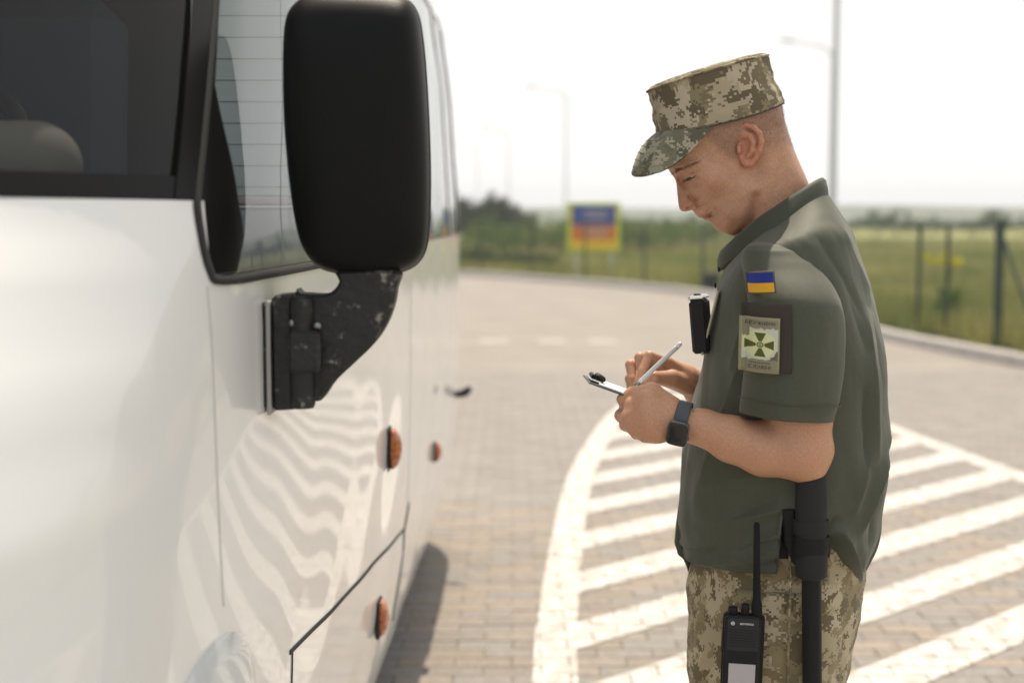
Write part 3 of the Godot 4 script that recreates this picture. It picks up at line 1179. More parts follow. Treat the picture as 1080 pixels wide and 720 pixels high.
func build_bus() -> void:
	var key := [Vector2(-1.42, 0.80), Vector2(-1.15, 0.815), Vector2(-0.88, 0.885), Vector2(-0.67, 1.03), Vector2(-0.53, 1.25), Vector2(-0.445, 1.5), Vector2(-0.384, 1.8), Vector2(-0.353, 2.1), Vector2(-0.336, 2.5), Vector2(-0.321, 3.0), Vector2(-0.293, 4.0), Vector2(-0.272, 5.0), Vector2(-0.248, 5.9), Vector2(-0.243, 6.4), Vector2(-0.255, 6.68), Vector2(-0.33, 6.88), Vector2(-0.6, 6.95), Vector2(-1.42, 6.97)]
	for i in key.size() - 1:
		var steps := maxi(3, int(key[i].distance_to(key[i + 1]) / 0.032))
		var a: Vector2 = key[maxi(i - 1, 0)]
		var d: Vector2 = key[mini(i + 2, key.size() - 1)]
		for k in steps:
			plan.append(key[i].cubic_interpolate_in_time(key[i + 1], a, d, float(k) / steps, key[i].distance_to(key[i + 1]), -a.distance_to(key[i]), key[i].distance_to(key[i + 1]) + key[i + 1].distance_to(d)))
	plan.append(key[key.size() - 1])
	for i in plan.size():
		var t := (plan[mini(i + 1, plan.size() - 1)] - plan[maxi(i - 1, 0)]).normalized()
		plan_n.append(Vector2(t.y, -t.x))
	plan_n[0] = Vector2(0, -1)
	plan_n[plan.size() - 1] = Vector2(0, 1)
	var bus := thing("bus", "white passenger bus with big black mirror parked beside the man", "bus", BUS)
	var last := plan.size() - 1
	var i_ws := at_depth(1.752)
	var i_p := at_depth(1.825)
	var i_d0 := at_depth(1.845)
	var i_d1 := at_depth(2.95)
	var wins := []
	for e in [[3.08, 4.42], [4.50, 5.84], [5.92, 6.5]]:
		wins.append([at_depth(e[0]), at_depth(e[1])])
	var ys := []
	for e in [[0.26, 0.6, 7], [0.6, 1.2, 9], [1.2, 1.47, 7], [1.47, 1.57, 4], [1.57, 2.38, 9], [2.38, 2.74, 10]]:
		for k in e[2]:
			ys.append(lerpf(e[0], e[1], float(k) / e[2]))
	ys.append(2.74)
	var open_at := PackedByteArray()
	for i in ys.size() - 1:
		var y: float = (ys[i] + ys[i + 1]) * 0.5
		for j in last:
			var gap: bool = y > 1.57 and y < 2.38 and j < i_p
			gap = gap or (y > 1.47 and y < 2.38 and j >= i_d0 and j < i_d1)
			for w in wins:
				gap = gap or (y > 1.47 and y < 2.38 and j >= w[0] and j < w[1])
			open_at.append(1 if gap else 0)
	var near := skin(bus_rows(ys, 0, last, 0.0), false, false, false, open_at)
	var far := mirror_x(near)
	# roof plate between the two halves
	var roof := []
	for e in 2:
		var r := PackedVector3Array()
		for i in range(0, last + 1, 4):
			var p := bus_pt(plan[i], plan_n[i], 2.74)
			r.append(p if e == 0 else Vector3(-p.x, p.y, p.z))
		roof.append(r)
	part(bus, "body", joined([near, far, skin(roof, false, false, false, PackedByteArray(), false)]), M.paint)
	var inner := skin(bus_rows(ys, 0, last, 0.035), false, false, false, open_at)
	var fl := []
	for e in 2:
		var r := PackedVector3Array()
		for i in range(0, last + 1, 4):
			var p := bus_pt(plan[i], plan_n[i], 0.9, 0.04)
			r.append(p if e == 0 else Vector3(-p.x, p.y, p.z))
		fl.append(r)
	part(bus, "interior_trim", joined([flipped(inner), flipped(mirror_x(inner)), skin(fl, false, false, false, PackedByteArray(), false)]), M.cabin)
	# underside
	var un := []
	for e in 2:
		var r := PackedVector3Array()
		for i in range(0, last + 1, 4):
			var p := bus_pt(plan[i], plan_n[i], 0.27, 0.01)
			r.append(p if e == 0 else Vector3(-p.x, p.y, p.z))
		un.append(r)
	part(bus, "underside", skin(un, false, false, false, PackedByteArray(), false), mat(lin(0.09, 0.088, 0.085), 0.9))
	# windscreen: both halves in one pane
	var gy := []
	for k in 13:
		gy.append(lerpf(1.572, 2.378, k / 12.0))
	var ws := bus_rows(gy, 0, i_ws, 0.004)
	for r in ws.size():
		var full := PackedVector3Array()
		for k in range(ws[r].size() - 1, 0, -1):
			full.append(Vector3(-ws[r][k].x, ws[r][k].y, ws[r][k].z))
		full.append_array(ws[r])
		ws[r] = full
	part(bus, "windscreen", skin(ws, false), M.glass)
	# black band along the foot of the screen, the pillars and the header
	var foot := bus_rows([1.571, 1.585, 1.60], 0, i_ws, -0.001)
	part(bus, "screen_seal", joined([skin(foot, false), mirror_x(skin(foot, false))]), M.trim)
	var pil := bus_rows(gy, i_ws, i_d0, -0.003)
	part(bus, "pillar", skin(pil, false), M.trim)
	part(bus, "pillar", mirror_x(skin(pil, false)), M.trim)
	# driver's window with a black quarter piece
	var dy := []
	for k in 13:
		dy.append(lerpf(1.472, 2.378, k / 12.0))
	var dm := skin(bus_rows(dy, i_d0, i_d1, 0.006), false)
	part(bus, "driver_window", dm, M.clear_glass)
	var q_edge := [1.825, [[1.475, 1.925], [1.53, 1.965], [1.72, 1.845], [1.74, 1.83]]]
	part(bus, "quarter_panel", side_patch(q_edge, 1.475, 1.74, 16, 6, -0.001), M.trim)
	var seal := []
	for p in [Vector2(1.832, 2.3), Vector2(1.825, 1.9), Vector2(1.815, 1.62), Vector2(1.815, 1.54), Vector2(1.828, 1.482), Vector2(1.87, 1.466), Vector2(2.1, 1.466), Vector2(2.5, 1.466), Vector2(2.97, 1.466)]:
		seal.append(p)
	var sm := smooth2(seal, 5, false)
	part(bus, "window_seal", side_strip(Array(sm), 0.012, 0.004), M.rubber)
	part(bus, "driver_window", mirror_x(dm), M.dark_glass)
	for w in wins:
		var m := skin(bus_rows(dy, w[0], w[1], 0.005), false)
		part(bus, "side_window", m, M.glare_glass)
		part(bus, "side_window", mirror_x(m), M.dark_glass)
	# door joint behind the front corner, flap joints on the lower side
	part(bus, "panel_seam", side_strip([Vector2(1.82, 1.46), Vector2(1.82, 1.2), Vector2(1.83, 1.04)], 0.0014, 0.001), M.seam_pale)
	part(bus, "panel_seam", side_strip([Vector2(2.20, 0.862), Vector2(2.6, 0.815), Vector2(3.2, 0.75), Vector2(4.0, 0.66)], 0.007, 0.002), M.seam)
	part(bus, "panel_seam", side_strip([Vector2(2.22, 0.855), Vector2(2.22, 0.7), Vector2(2.22, 0.5), Vector2(2.22, 0.3)], 0.004, 0.002), M.seam)
	part(bus, "panel_seam", side_strip([Vector2(4.10, 0.71), Vector2(4.0, 0.66), Vector2(3.99, 0.55), Vector2(3.98, 0.40)], 0.022, 0.002), M.seam)
	part(bus, "panel_seam", side_strip([Vector2(4.05, 1.46), Vector2(4.05, 1.1), Vector2(4.05, 0.8), Vector2(4.05, 0.70)], 0.004, 0.001), M.seam_pale)
	# side marker lamps: dark foot, amber lens
	for e in [[3.50, 0.975, 0.052, 0.034, 0.026], [3.4, 0.575, 0.044, 0.04, 0.022], [5.1, 0.70, 0.034, 0.03, 0.02]]:
		var lamp := Node3D.new()
		lamp.name = "marker_lamp"
		bus.add_child(lamp, true)
		lamp.position = side_pt(e[0], e[1], 0.0)
		part(lamp, "base", bbox(Vector3(0.012 if e[1] < 0.9 else 0.004, e[2] * 2.06, e[3] * 2.06), 0.004), M.trim_matt, Vector3(0.003, 0, 0))
		var rows := []
		for k in 8:
			var t := k / 7.0
			var sc := sqrt(maxf(0.0, 1.0 - t * t * 0.96))
			rows.append(ring(Vector3(0.008 + e[4] * t, 0, 0), Vector3(0, e[2] * sc, 0), Vector3(0, 0, e[3] * sc), 20, 2.8))
		part(lamp, "lens", skin(rows, true, true, true), M.amber)
	# dark grab handle low on the side, towards the rear
	var hp := side_pt(6.3, 0.76, 0.0)
	part(bus, "flap_handle", tube([hp + Vector3(-0.04, 0, 0), hp + Vector3(0.02, 0.0, 0.0), hp + Vector3(0.045, 0.008, 0.0), hp + Vector3(0.068, 0.028, 0)], [0.014, 0.016, 0.020, 0.012], 8), M.trim_matt)
	# headlamps
	for sgn in [1, -1]:
		var rows := []
		for k in 9:
			var t := k / 8.0
			var rr := PackedVector3Array()
			for j in 28:
				var g := TAU * j / 28.0
				var p := side_pt(1.80 + 0.17 * t * cos(g), 0.885 + 0.12 * t * sin(g), 0.016 * sqrt(1.0 - t * t) + 0.002)
				rr.append(Vector3(p.x * sgn, p.y, p.z))
			rows.append(rr)
		part(bus, "headlamp", skin(rows, true), M.lamp_glass)
	# wheels
	for e in [[-1.0, 1.95], [1.0, 1.95], [-1.0, 4.9], [1.0, 4.9]]:
		var w := Node3D.new()
		w.name = "wheel"
		bus.add_child(w, true)
		w.position = Vector3((-0.86 if e[1] > 3.0 else -0.78) * e[0], 0.42, -e[1] - BUS.z)
		w.rotation.z = PI / 2
		part(w, "tyre", lathe([Vector2(0.26, -0.12), Vector2(0.38, -0.125), Vector2(0.415, -0.10), Vector2(0.42, 0.0), Vector2(0.415, 0.10), Vector2(0.38, 0.125), Vector2(0.26, 0.12)], 40), M.rubber)
		part(w, "rim", lathe([Vector2(0.08, -0.13), Vector2(0.12, -0.11), Vector2(0.20, -0.09), Vector2(0.255, -0.125), Vector2(0.265, -0.12), Vector2(0.265, 0.12), Vector2(0.25, 0.125)], 32), M.steel)
	# cab: dashboard, binnacle, steering wheel, seats
	part(bus, "dashboard", bbox(Vector3(1.3, 0.20, 0.40), 0.05), M.cabin, Vector3(0.0, 1.50, 3.35))
	var pad := CapsuleMesh.new()
	pad.radius = 0.058
	pad.height = 0.80
	part(bus, "dashboard_top", pad, M.dash, Vector3(0.46, 1.615, 3.14), Vector3(0.0, 0.0, PI / 2))
	part(bus, "instrument_hood", bbox(Vector3(0.30, 0.10, 0.16), 0.03), M.cabin, Vector3(0.45, 1.70, 3.02), Vector3(0.2, 0, 0))
	var torus := TorusMesh.new()
	torus.inner_radius = 0.205
	torus.outer_radius = 0.235
	part(bus, "steering_wheel", torus, M.trim_matt, Vector3(0.45, 1.66, 2.85), Vector3(0.5, 0, 0))
	for x in [0.45, -0.45]:
		var st := Node3D.new()
		st.name = "seat"
		bus.add_child(st, true)
		st.position = Vector3(x - 0.08, 1.2, 2.30)
		part(st, "cushion", bbox(Vector3(0.5, 0.14, 0.5), 0.05), M.seat)
		part(st, "backrest", bbox(Vector3(0.5, 0.75, 0.14), 0.05), M.seat, Vector3(0, 0.42, -0.25), Vector3(-0.12, 0, 0))
		part(st, "headrest", bbox(Vector3(0.28, 0.2, 0.10), 0.04), M.seat, Vector3(0, 0.92, -0.31))
	part(bus, "cab_mirror", bbox(Vector3(0.26, 0.08, 0.03), 0.012), M.chrome, Vector3(0.62, 1.86, 3.25), Vector3(0.3, 0.0, 0))
	part(bus, "partition", bbox(Vector3(1.9, 1.3, 0.04), 0.01), M.cabin, Vector3(0, 1.62, 1.70))
	# ribbed board added behind the driver, imitates a lined reflection in the side window
	var cbz := -2.95 - BUS.z
	var board := part(bus, "reflection_board", bbox(Vector3(0.30, 0.75, 0.02), 0.004), mat(lin(0.42, 0.48, 0.48), 0.6), Vector3(0.915, 1.965, cbz))
	for k in 17:
		part(board, "reflection_line", bbox(Vector3(0.27, 0.0013, 0.003), 0.0004), M.seam_grey, Vector3(0.012, -0.355 + 0.0433 * k, 0.0105))
	part(bus, "reflection_rail", bbox(Vector3(0.30, 0.016, 0.026), 0.004), mat(Color(0.66, 0.58, 0.59), 0.6), Vector3(0.915, 1.582, cbz))
	part(bus, "reflection_lip", bbox(Vector3(0.30, 0.006, 0.028), 0.002), mat(Color(0.80, 0.80, 0.80), 0.5), Vector3(0.915, 1.569, cbz))
	part(bus, "lower_reflection_board", bbox(Vector3(0.30, 0.5, 0.02), 0.004), mat(lin(0.34, 0.34, 0.35), 0.6), Vector3(0.915, 1.315, cbz))
	build_mirror(bus)

func build_mirror(bus: Node3D) -> void:
	var mir := Node3D.new()
	mir.name = "wing_mirror"
	bus.add_child(mir)
	var org := Vector3(-0.2246, 1.6625, -2.0600) - BUS
	mir.position = org
	var k := 0.001373
	var out := []
	for p in [[300, 30], [298, 110], [302, 180], [309, 235], [318, 264], [336, 283], [375, 290], [412, 288], [437, 277], [448, 252], [451, 190], [449, 110], [444, 40], [437, 10], [420, -2], [375, -6], [335, -5], [312, 4]]:
		out.append(Vector2((p[0] - 375) * k, (145 - p[1]) * k))
	var o2 := smooth2(out, 5)
	var rows := []
	# the rounded back faces the road ahead, the glass faces the rear
	for e in [[0.0, 0.052], [0.25, 0.051], [0.5, 0.0485], [0.68, 0.044], [0.8, 0.037], [0.88, 0.028], [0.94, 0.016], [0.975, 0.003], [0.993, -0.012], [1.0, -0.03], [0.998, -0.075], [0.985, -0.082], [0.96, -0.082]]:
		var r := PackedVector3Array()
		for p in o2:
			# shallow crease lines pressed into the shell
			r.append(Vector3(p.x * e[0], p.y * e[0], e[1]))
		rows.append(r)
	rows.reverse()
	part(mir, "housing", skin(rows, true), M.mirror_plastic)
	# joint between shell and rim
	var seam_pts := []
	for p in o2:
		seam_pts.append(Vector3(p.x * 1.0005, p.y * 1.0005, -0.034))
	seam_pts.append(seam_pts[0])
	part(mir, "shell_joint", tube(seam_pts, [0.0016], 6), M.seam)
	var glass := []
	for e in [0.955, 0.5, 0.0]:
		var r := PackedVector3Array()
		for p in o2:
			r.append(Vector3(p.x * e, p.y * e, -0.076))
		glass.append(r)
	part(mir, "mirror_glass", skin(glass, true), M.chrome)
	# cast arm
	var poly := []
	for p in [[357, 284], [417, 284], [417, 302], [412, 326], [402, 348], [388, 366], [368, 385], [350, 402], [339, 418], [333, 422], [316, 422], [311, 416], [311, 312], [316, 308], [340, 309], [351, 304], [357, 295]]:
		poly.append(Vector2((p[0] - 375) * k, (145 - p[1]) * k))
	part(mir, "arm", extrude(smooth2(poly, 3), -0.045, 0.012, 0.005), M.worn)
	var hb := []
	for p in [[286, 314], [291, 309], [308, 308], [311, 312], [313, 424], [308, 430], [290, 431], [286, 428]]:
		hb.append(Vector2((p[0] - 375) * k, (145 - p[1]) * k))
	part(mir, "hinge_block", extrude(PackedVector2Array(hb), -0.05, 0.02, 0.004), M.worn)
	part(mir, "hinge_pin", lathe([Vector2(0.0, -0.088), Vector2(0.016, -0.086), Vector2(0.019, -0.08), Vector2(0.019, 0.07), Vector2(0.016, 0.076), Vector2(0.0, 0.077)], 16), M.worn, Vector3((317 - 375) * k, (145 - 366) * k, 0.012))
	part(mir, "hinge_knuckle", bbox(Vector3(0.046, 0.060, 0.03), 0.005), M.worn, Vector3((322 - 375) * k, (145 - 368) * k, 0.024))
	for y in [338, 341]:
		part(mir, "bolt", lathe([Vector2(0.0, 0.0), Vector2(0.006, 0.0), Vector2(0.006, 0.004), Vector2(0.003, 0.006), Vector2(0, 0.006)], 8), M.steel, Vector3(((309 if y == 338 else 335) - 375) * k, (145 - y) * k, 0.022), Vector3(PI / 2, 0, 0))
	part(mir, "gasket", bbox(Vector3(0.006, 0.165, 0.10), 0.002), M.seam_light, Vector3((283.5 - 375) * k, (145 - 375) * k, -0.02))
	part(mir, "wall_plate", bbox(Vector3(0.022, 0.15, 0.09), 0.003), M.worn, Vector3((279.0 - 375) * k, (145 - 372) * k, -0.02))

# ---------------------------------------------------------------- the man
# head and cap are laid out on a side sheet (x to the right, y down, one unit = 1/577 m), w is sideways
const HS := 0.0017351
const H0 := Vector3(-0.0836, 1.6329, -0.0200)
const YAW := 0.28
const SKIN := Color(0.60, 0.340, 0.215)

func hp(p: Vector2, w: float) -> Vector3:
	return H0 + Vector3((p.x - 780.0) * HS, -(p.y - 180.0) * HS, w * HS)

func smax(a: float, b: float, k: float) -> float:
	var m := k - absf(a - b)
	return maxf(a, b) + (m * m / k * 0.25 if m > 0.0 else 0.0)

func smin(a: float, b: float, k: float) -> float:
	var m := k - absf(a - b)
	return minf(a, b) - (m * m / k * 0.25 if m > 0.0 else 0.0)

func ell(f: float, u: float, cf: float, cu: float, rf: float, ru: float, rw: float) -> float:
	var q := 1.0 - pow((f - cf) / rf, 2) - pow((u - cu) / ru, 2)
	return rw * sqrt(q) if q > 0.0 else 0.0

func seg_d(p: Vector2, a: Vector2, b: Vector2) -> float:
	return p.distance_to(Geometry2D.get_closest_point_to_segment(p, a, b))

func gauss(d: float, s: float) -> float:
	return exp(-d * d / (2.0 * s * s))

func head_w(p: Vector2, d: float, d2: float, R: float) -> float:
	var rel := p - Vector2(777, 158)
	var f := rel.dot(Vector2(-0.866, 0.5))
	var u := rel.dot(Vector2(-0.5, -0.866))
	var body := smax(ell(f, u, 0, 38, 78, 66, 44), ell(f, u, 34, -6, 56, 62, 36.5), 8.0)
	body = smax(body, ell(f, u, 26, -40, 54, 38, 33.0), 6.0)
	var ax := (Vector2(838, 290) - Vector2(806, 150)).normalized()
	var off := absf((p - Vector2(806, 150)).cross(ax))
	if p.y > 104.0:
		body = smax(body, 32.5 * sqrt(maxf(0.0, 1.0 - pow(off / 44.0, 2))) * smoothstep(104.0, 150.0, p.y), 7.0)
	# cheekbone, temple hollow, cheek hollow, jaw corner
	body += 4.4 * gauss(p.distance_to(Vector2(745, 191)), 8.5)
	body -= 2.6 * gauss(p.distance_to(Vector2(735, 158)), 12.0)
	body -= 3.6 * gauss(p.distance_to(Vector2(758, 213)), 10.0)
	body += 3.0 * gauss(seg_d(p, Vector2(785, 200), Vector2(781, 226)), 6.0)
	# hollow of the ear
	body -= 6.5 * gauss(p.distance_to(Vector2(777.5, 157.5)), 3.6)
	# edge of the jaw against the neck, and the muscle behind it
	body -= 4.8 * gauss(seg_d(p, Vector2(793, 208), Vector2(793, 238)), 3.2)
	body -= 6.0 * gauss(seg_d(p, Vector2(793, 240), Vector2(777, 252)), 4.0)
	body += 2.2 * gauss(seg_d(p, Vector2(806, 180), Vector2(790, 262)), 6.0)
	var w := smin(body, sqrt(2.0 * R * maxf(d2, 0.0)), 5.0) if d2 > 0.0 else 0.0
	w = maxf(w, 0.0)
	# nose
	var along := Vector2(713, 189) - Vector2(721, 220)
	var t := clampf((p - Vector2(721, 220)).dot(along) / along.length_squared(), 0.0, 1.0)
	var nd := seg_d(p, Vector2(713, 189), Vector2(721, 220))
	if nd < 22.0:
		var nw := lerpf(9.2, 5.4, pow(t, 0.8)) + 1.6 * gauss(p.distance_to(Vector2(728, 215)), 4.2)
		nw = minf(sqrt(2.0 * 6.5 * maxf(d, 0.0)), nw) * (1.0 - smoothstep(14.0, 22.0, nd))
		w = smax(w, nw, 2.6)
	var k := smoothstep(0.0, 3.0, d)
	# wing of the nostril and its groove, nostril
	w += k * 3.2 * gauss(p.distance_to(Vector2(728.5, 214.5)), 3.0)
	w -= k * 3.0 * gauss(seg_d(p, Vector2(727.0, 207.0), Vector2(733.0, 210.5)), 1.3)
	w -= k * 3.0 * gauss(seg_d(p, Vector2(733.0, 210.5), Vector2(734.6, 216.0)), 1.3)
	w -= k * 3.4 * gauss(seg_d(p, Vector2(725.2, 219.4), Vector2(730.0, 217.6)), 1.1)
	# brow, socket, lids
	w += k * 3.6 * gauss(seg_d(p, Vector2(709, 180.5), Vector2(732, 172)), 3.2)
	w -= k * 8.0 * gauss(p.distance_to(Vector2(720.0, 188)), 5.4)
	w += k * 4.6 * gauss(p.distance_to(Vector2(726.2, 186.6)), 3.4)
	w -= k * 2.0 * gauss(seg_d(p, Vector2(719.5, 184.4), Vector2(731, 181)), 1.1)
	w -= k * 2.4 * gauss(seg_d(p, Vector2(720.5, 190.9), Vector2(730.5, 187.0)), 1.0)
	w -= k * 0.9 * gauss(seg_d(p, Vector2(723, 196.0), Vector2(735, 192)), 2.0)
	# fold from nose to mouth, lips
	w -= k * 1.9 * gauss(seg_d(p, Vector2(735, 217), Vector2(749, 223)), 1.8)
	w += k * 1.5 * gauss(seg_d(p, Vector2(738, 227.2), Vector2(747, 224.6)), 1.7)
	w += k * 1.4 * gauss(seg_d(p, Vector2(745.5, 231.6), Vector2(750, 228.8)), 1.7)
	w -= k * 3.4 * gauss(seg_d(p, Vector2(741.0, 230.0), Vector2(748.5, 226.8)), 1.0)
	w -= k * 2.0 * gauss(p.distance_to(Vector2(748.5, 226.6)), 1.6)
	w -= k * 1.4 * gauss(seg_d(p, Vector2(750, 236), Vector2(755, 231)), 2.4)
	w += k * 1.2 * gauss(p.distance_to(Vector2(760, 239)), 5.0)
	return maxf(w, 0.0)

var hair_p := PackedVector3Array()
var face_p := PackedVector2Array()
var face_w := PackedFloat32Array()

func on_face(p: Vector2) -> float:
	var best := 1e9
	var w := 0.0
	var n := 0.0
	for i in face_p.size():
		var d := face_p[i].distance_squared_to(p)
		if d < 2.2:
			var g := exp(-d * 2.0)
			w += face_w[i] * g
			n += g
	return w / n if n > 0.0 else 30.0

func head_mesh() -> ArrayMesh:
	# outline of head and neck: x, y, roundness of the edge
	var ol := [[704.6, 177, 26], [703.2, 169, 28], [703, 158, 34], [706, 138, 40], [713, 114, 42], [730, 94, 42], [760, 80, 42], [795, 78, 42], [814, 91, 42], [822.6, 109, 40], [826.4, 128, 38], [831, 143, 36], [836.5, 157, 34], [842.5, 171, 33], [849, 185, 33], [858, 206, 34], [870, 240, 36], [878, 285, 38], [850, 300, 40], [815, 298, 36], [796, 285, 30], [786, 268, 26], [780.5, 256, 24], [777, 249.6, 20], [772, 247.6, 18], [766, 246.4, 16], [760.6, 244.6, 15], [756.2, 241.4, 15], [753, 237.8, 15], [751.0, 235.0, 15], [749.0, 233.4, 14], [746.4, 232.6, 13], [744.2, 231.8, 12], [742.2, 230.6, 11], [740.0, 229.9, 12], [737.4, 228.6, 13], [735.0, 226.4, 15], [733.0, 223.9, 16], [730.8, 221.4, 14], [727.6, 222.0, 8], [723.6, 222.9, 7], [720.0, 222.4, 7], [717.6, 220.2, 7], [716.6, 217.2, 7], [715.8, 212, 6.5], [715.1, 206, 6], [714.5, 200, 6], [713.8, 194, 7], [712.2, 188.6, 10], [708.6, 183.6, 18]]
	var pts := []
	for e in ol:
		pts.append(Vector2(e[0], e[1]))
	var per := 6
	var o := smooth2(pts, per)
	var bare := []
	for e in ol:
		if e[1] > 187 and e[1] < 222.95 and e[0] < 731.5:
			continue
		bare.append(Vector2(e[0], e[1]))
	bare.append_array([])
	# the face as it would be without the nose
	var cut := bare.find(Vector2(733.0, 223.9))
	for q in [Vector2(728.2, 213), Vector2(723.5, 204), Vector2(718.8, 196.5), Vector2(713.8, 189.5)]:
		cut += 1
		bare.insert(cut, q)
	var o2 := smooth2(bare, 5)
	var n := o.size()
	var c := Vector2(772, 199)
	var Mr := 58
	var v := PackedVector3Array()
	var col := PackedColorArray()
	var ix := PackedInt32Array()
	var nz := FastNoiseLite.new()
	nz.frequency = 0.08
	nz.seed = 3
	var fine := FastNoiseLite.new()
	fine.frequency = 0.45
	fine.seed = 4
	for i in n:
		var e0: Array = ol[i / per]
		var e1: Array = ol[(i / per + 1) % ol.size()]
		var R := lerpf(e0[2], e1[2], float(i % per) / per)
		for j in Mr + 1:
			var t := sin(PI * 0.5 * j / Mr)
			if j > Mr - 10:
				t = 1.0 - pow(float(Mr - j) / 10.0, 1.6) * (1.0 - sin(PI * 0.5 * (Mr - 10) / Mr))
			var p := c.lerp(o[i], t)
			var w := 0.0
			if j < Mr:
				var d := 1e9
				for q in range(i - 34, i + 35):
					d = minf(d, seg_d(p, o[(q + n) % n], o[(q + 1 + n) % n]))
				var d2 := d
				if p.x < 748 and p.y > 176 and p.y < 236:
					d2 = 1e9
					for q in o2.size():
						var a := o2[q]
						if absf(a.x - p.x) < 45.0 and absf(a.y - p.y) < 45.0:
							d2 = minf(d2, seg_d(p, a, o2[(q + 1) % o2.size()]))
					if not Geometry2D.is_point_in_polygon(p, o2):
						d2 = -d2
				w = head_w(p, d, d2, lerpf(R, maxf(R, 40.0), smoothstep(3.0, 24.0, d)))
			if p.x < 752.0 and p.y > 164.0 and p.y < 200.0:
				face_p.append(p)
				face_w.append(w)
			v.append(hp(p, w))
			v.append(hp(p, -w))
			# complexion
			var s := SKIN * (1.0 + 0.12 * nz.get_noise_2d(p.x, p.y) + 0.09 * fine.get_noise_2d(p.x * 0.8, p.y * 0.8))
			s = s.lerp(Color(0.52, 0.24, 0.165), 0.3 * gauss(p.distance_to(Vector2(742, 203)), 12.0) + 0.5 * gauss(p.distance_to(Vector2(718, 216)), 6.0))
			var beard := smoothstep(8.0, 1.0, seg_d(p, Vector2(755, 232), Vector2(785, 218)) - 9.0) * (0.5 + 0.5 * fine.get_noise_2d(p.x * 3.0, p.y * 3.0))
			s = s.lerp(Color(0.30, 0.19, 0.145), 0.36 * beard)
			# clipped hair at the temple, over the ear and down the nape
			var g := fine.get_noise_2d(p.x * 2.2, p.y * 2.2)
			var hair := 0.0
			if p.x < 772.0:
				hair = smoothstep(3.0, -6.0, (p - Vector2(742, 150)).dot(Vector2(-0.72, 0.69)) + g * 2.5) * smoothstep(176.0, 160.0, p.y + g * 3.0)
			else:
				hair = smoothstep(170.0, 128.0, p.y + g * 4.0) 
			s = s.lerp(Color(0.19, 0.13, 0.10), clampf(hair, 0, 1) * (0.50 + 0.22 * g))
			if hair > 0.3 and j < Mr - 1 and w > 4.0:
				hair_p.append(Vector3(p.x, p.y, w))
			# lips
			var lip := gauss(seg_d(p, Vector2(738.5, 228.0), Vector2(748.5, 225.4)), 1.5) + gauss(seg_d(p, Vector2(745.5, 231.2), Vector2(750, 228.6)), 1.5)
			s = s.lerp(Color(0.40, 0.155, 0.125), clampf(lip, 0, 1) * 0.65)
			# mole on the neck, shadow of brow hair is hair itself
			s = s.lerp(Color(0.09, 0.045, 0.03), smoothstep(1.5, 0.7, p.distance_to(Vector2(802.5, 214.5))))
			col.append(s)
			col.append(s)
	for i in n:
		var i2 := (i + 1) % n
		for j in Mr:
			var a := (i * (Mr + 1) + j) * 2
			var b := (i2 * (Mr + 1) + j) * 2
			ix.append_array([a, a + 2, b, b, a + 2, b + 2])
			ix.append_array([a + 1, b + 1, a + 3, b + 1, b + 3, a + 3])
	# weld the two halves along the outline so that the edge is round
	var weld := PackedInt32Array()
	for i in n:
		var a := (i * (Mr + 1) + Mr) * 2
		weld.append_array([a, a + 1])
	return finish(v, ix, PackedVector2Array(), col, weld)

func ear_mesh(s: float) -> ArrayMesh:
	var b := head_w(Vector2(778, 157), 40.0, 40.0, 40.0) + 5.0
	var caps := []
	var path := [[772, 152, -1, 2.2], [769.5, 144, 1.5, 2.5], [772.5, 137.5, 4, 2.6], [779, 134.5, 6, 2.7], [787, 137, 8.5, 2.8], [793, 143.5, 10, 2.8], [795, 152, 10, 2.7], [793.5, 161, 8.5, 2.5], [790, 168.5, 6, 2.5], [786, 174, 3.5, 3.4], [781.5, 174.5, 2, 3.4], [777.5, 170, 0.5, 2.8]]
	for i in path.size() - 1:
		caps.append([eh(path[i], b, s), eh(path[i + 1], b, s), path[i][3] * HS, path[i + 1][3] * HS, 1.6 * HS])
	for e in [[[777, 143, 2, 5], [786, 150, 4, 5]], [[784, 146, 3, 5], [787, 160, 3.5, 5]], [[785, 158, 2.5, 5], [781, 170, 0, 5]], [[775, 148, -2, 5], [778, 166, -3, 6]]]:
		caps.append([eh(e[0], b, s), eh(e[1], b, s), e[0][3] * HS, e[1][3] * HS, 3.0 * HS])
	var anti := [[777.5, 141.5, 5.5, 1.4], [784, 146, 8.0, 1.9], [787.3, 153, 9, 2.0], [786.2, 161, 8, 2.0], [782, 167, 6, 2.2]]
	# bowl
	caps.append([eh([778.5, 153, 8, 0], b, s), eh([778, 161, 6, 0], b, s), 5.4 * HS, 5.2 * HS, -1.6 * HS])
	for i in anti.size() - 1:
		caps.append([eh(anti[i], b, s), eh(anti[i + 1], b, s), anti[i][3] * HS, anti[i + 1][3] * HS, 2.0 * HS])
	caps.append([eh([773, 156.5, 3.0, 0], b, s), eh([773.5, 161.5, 3.0, 0], b, s), 2.3 * HS, 2.5 * HS, 2.0 * HS])
	var m := nets(caps, 0.0011)
	return tinted(m, Color(0.60, 0.285, 0.185))

func eh(e: Array, b: float, s: float) -> Vector3:
	return hp(Vector2(e[0], e[1]), (b + e[2]) * s)

func tinted(m: ArrayMesh, c: Color) -> ArrayMesh:
	var a := m.surface_get_arrays(0)
	var col: PackedColorArray = a[Mesh.ARRAY_COLOR]
	col.fill(c)
	a[Mesh.ARRAY_COLOR] = col
	var o := ArrayMesh.new()
	o.add_surface_from_arrays(Mesh.PRIMITIVE_TRIANGLES, a)
	return o

func chain(caps: Array, pts: Array, k: float) -> void:
	for i in pts.size() - 1:
		caps.append([pts[i][0], pts[i + 1][0], pts[i][1], pts[i + 1][1], k])

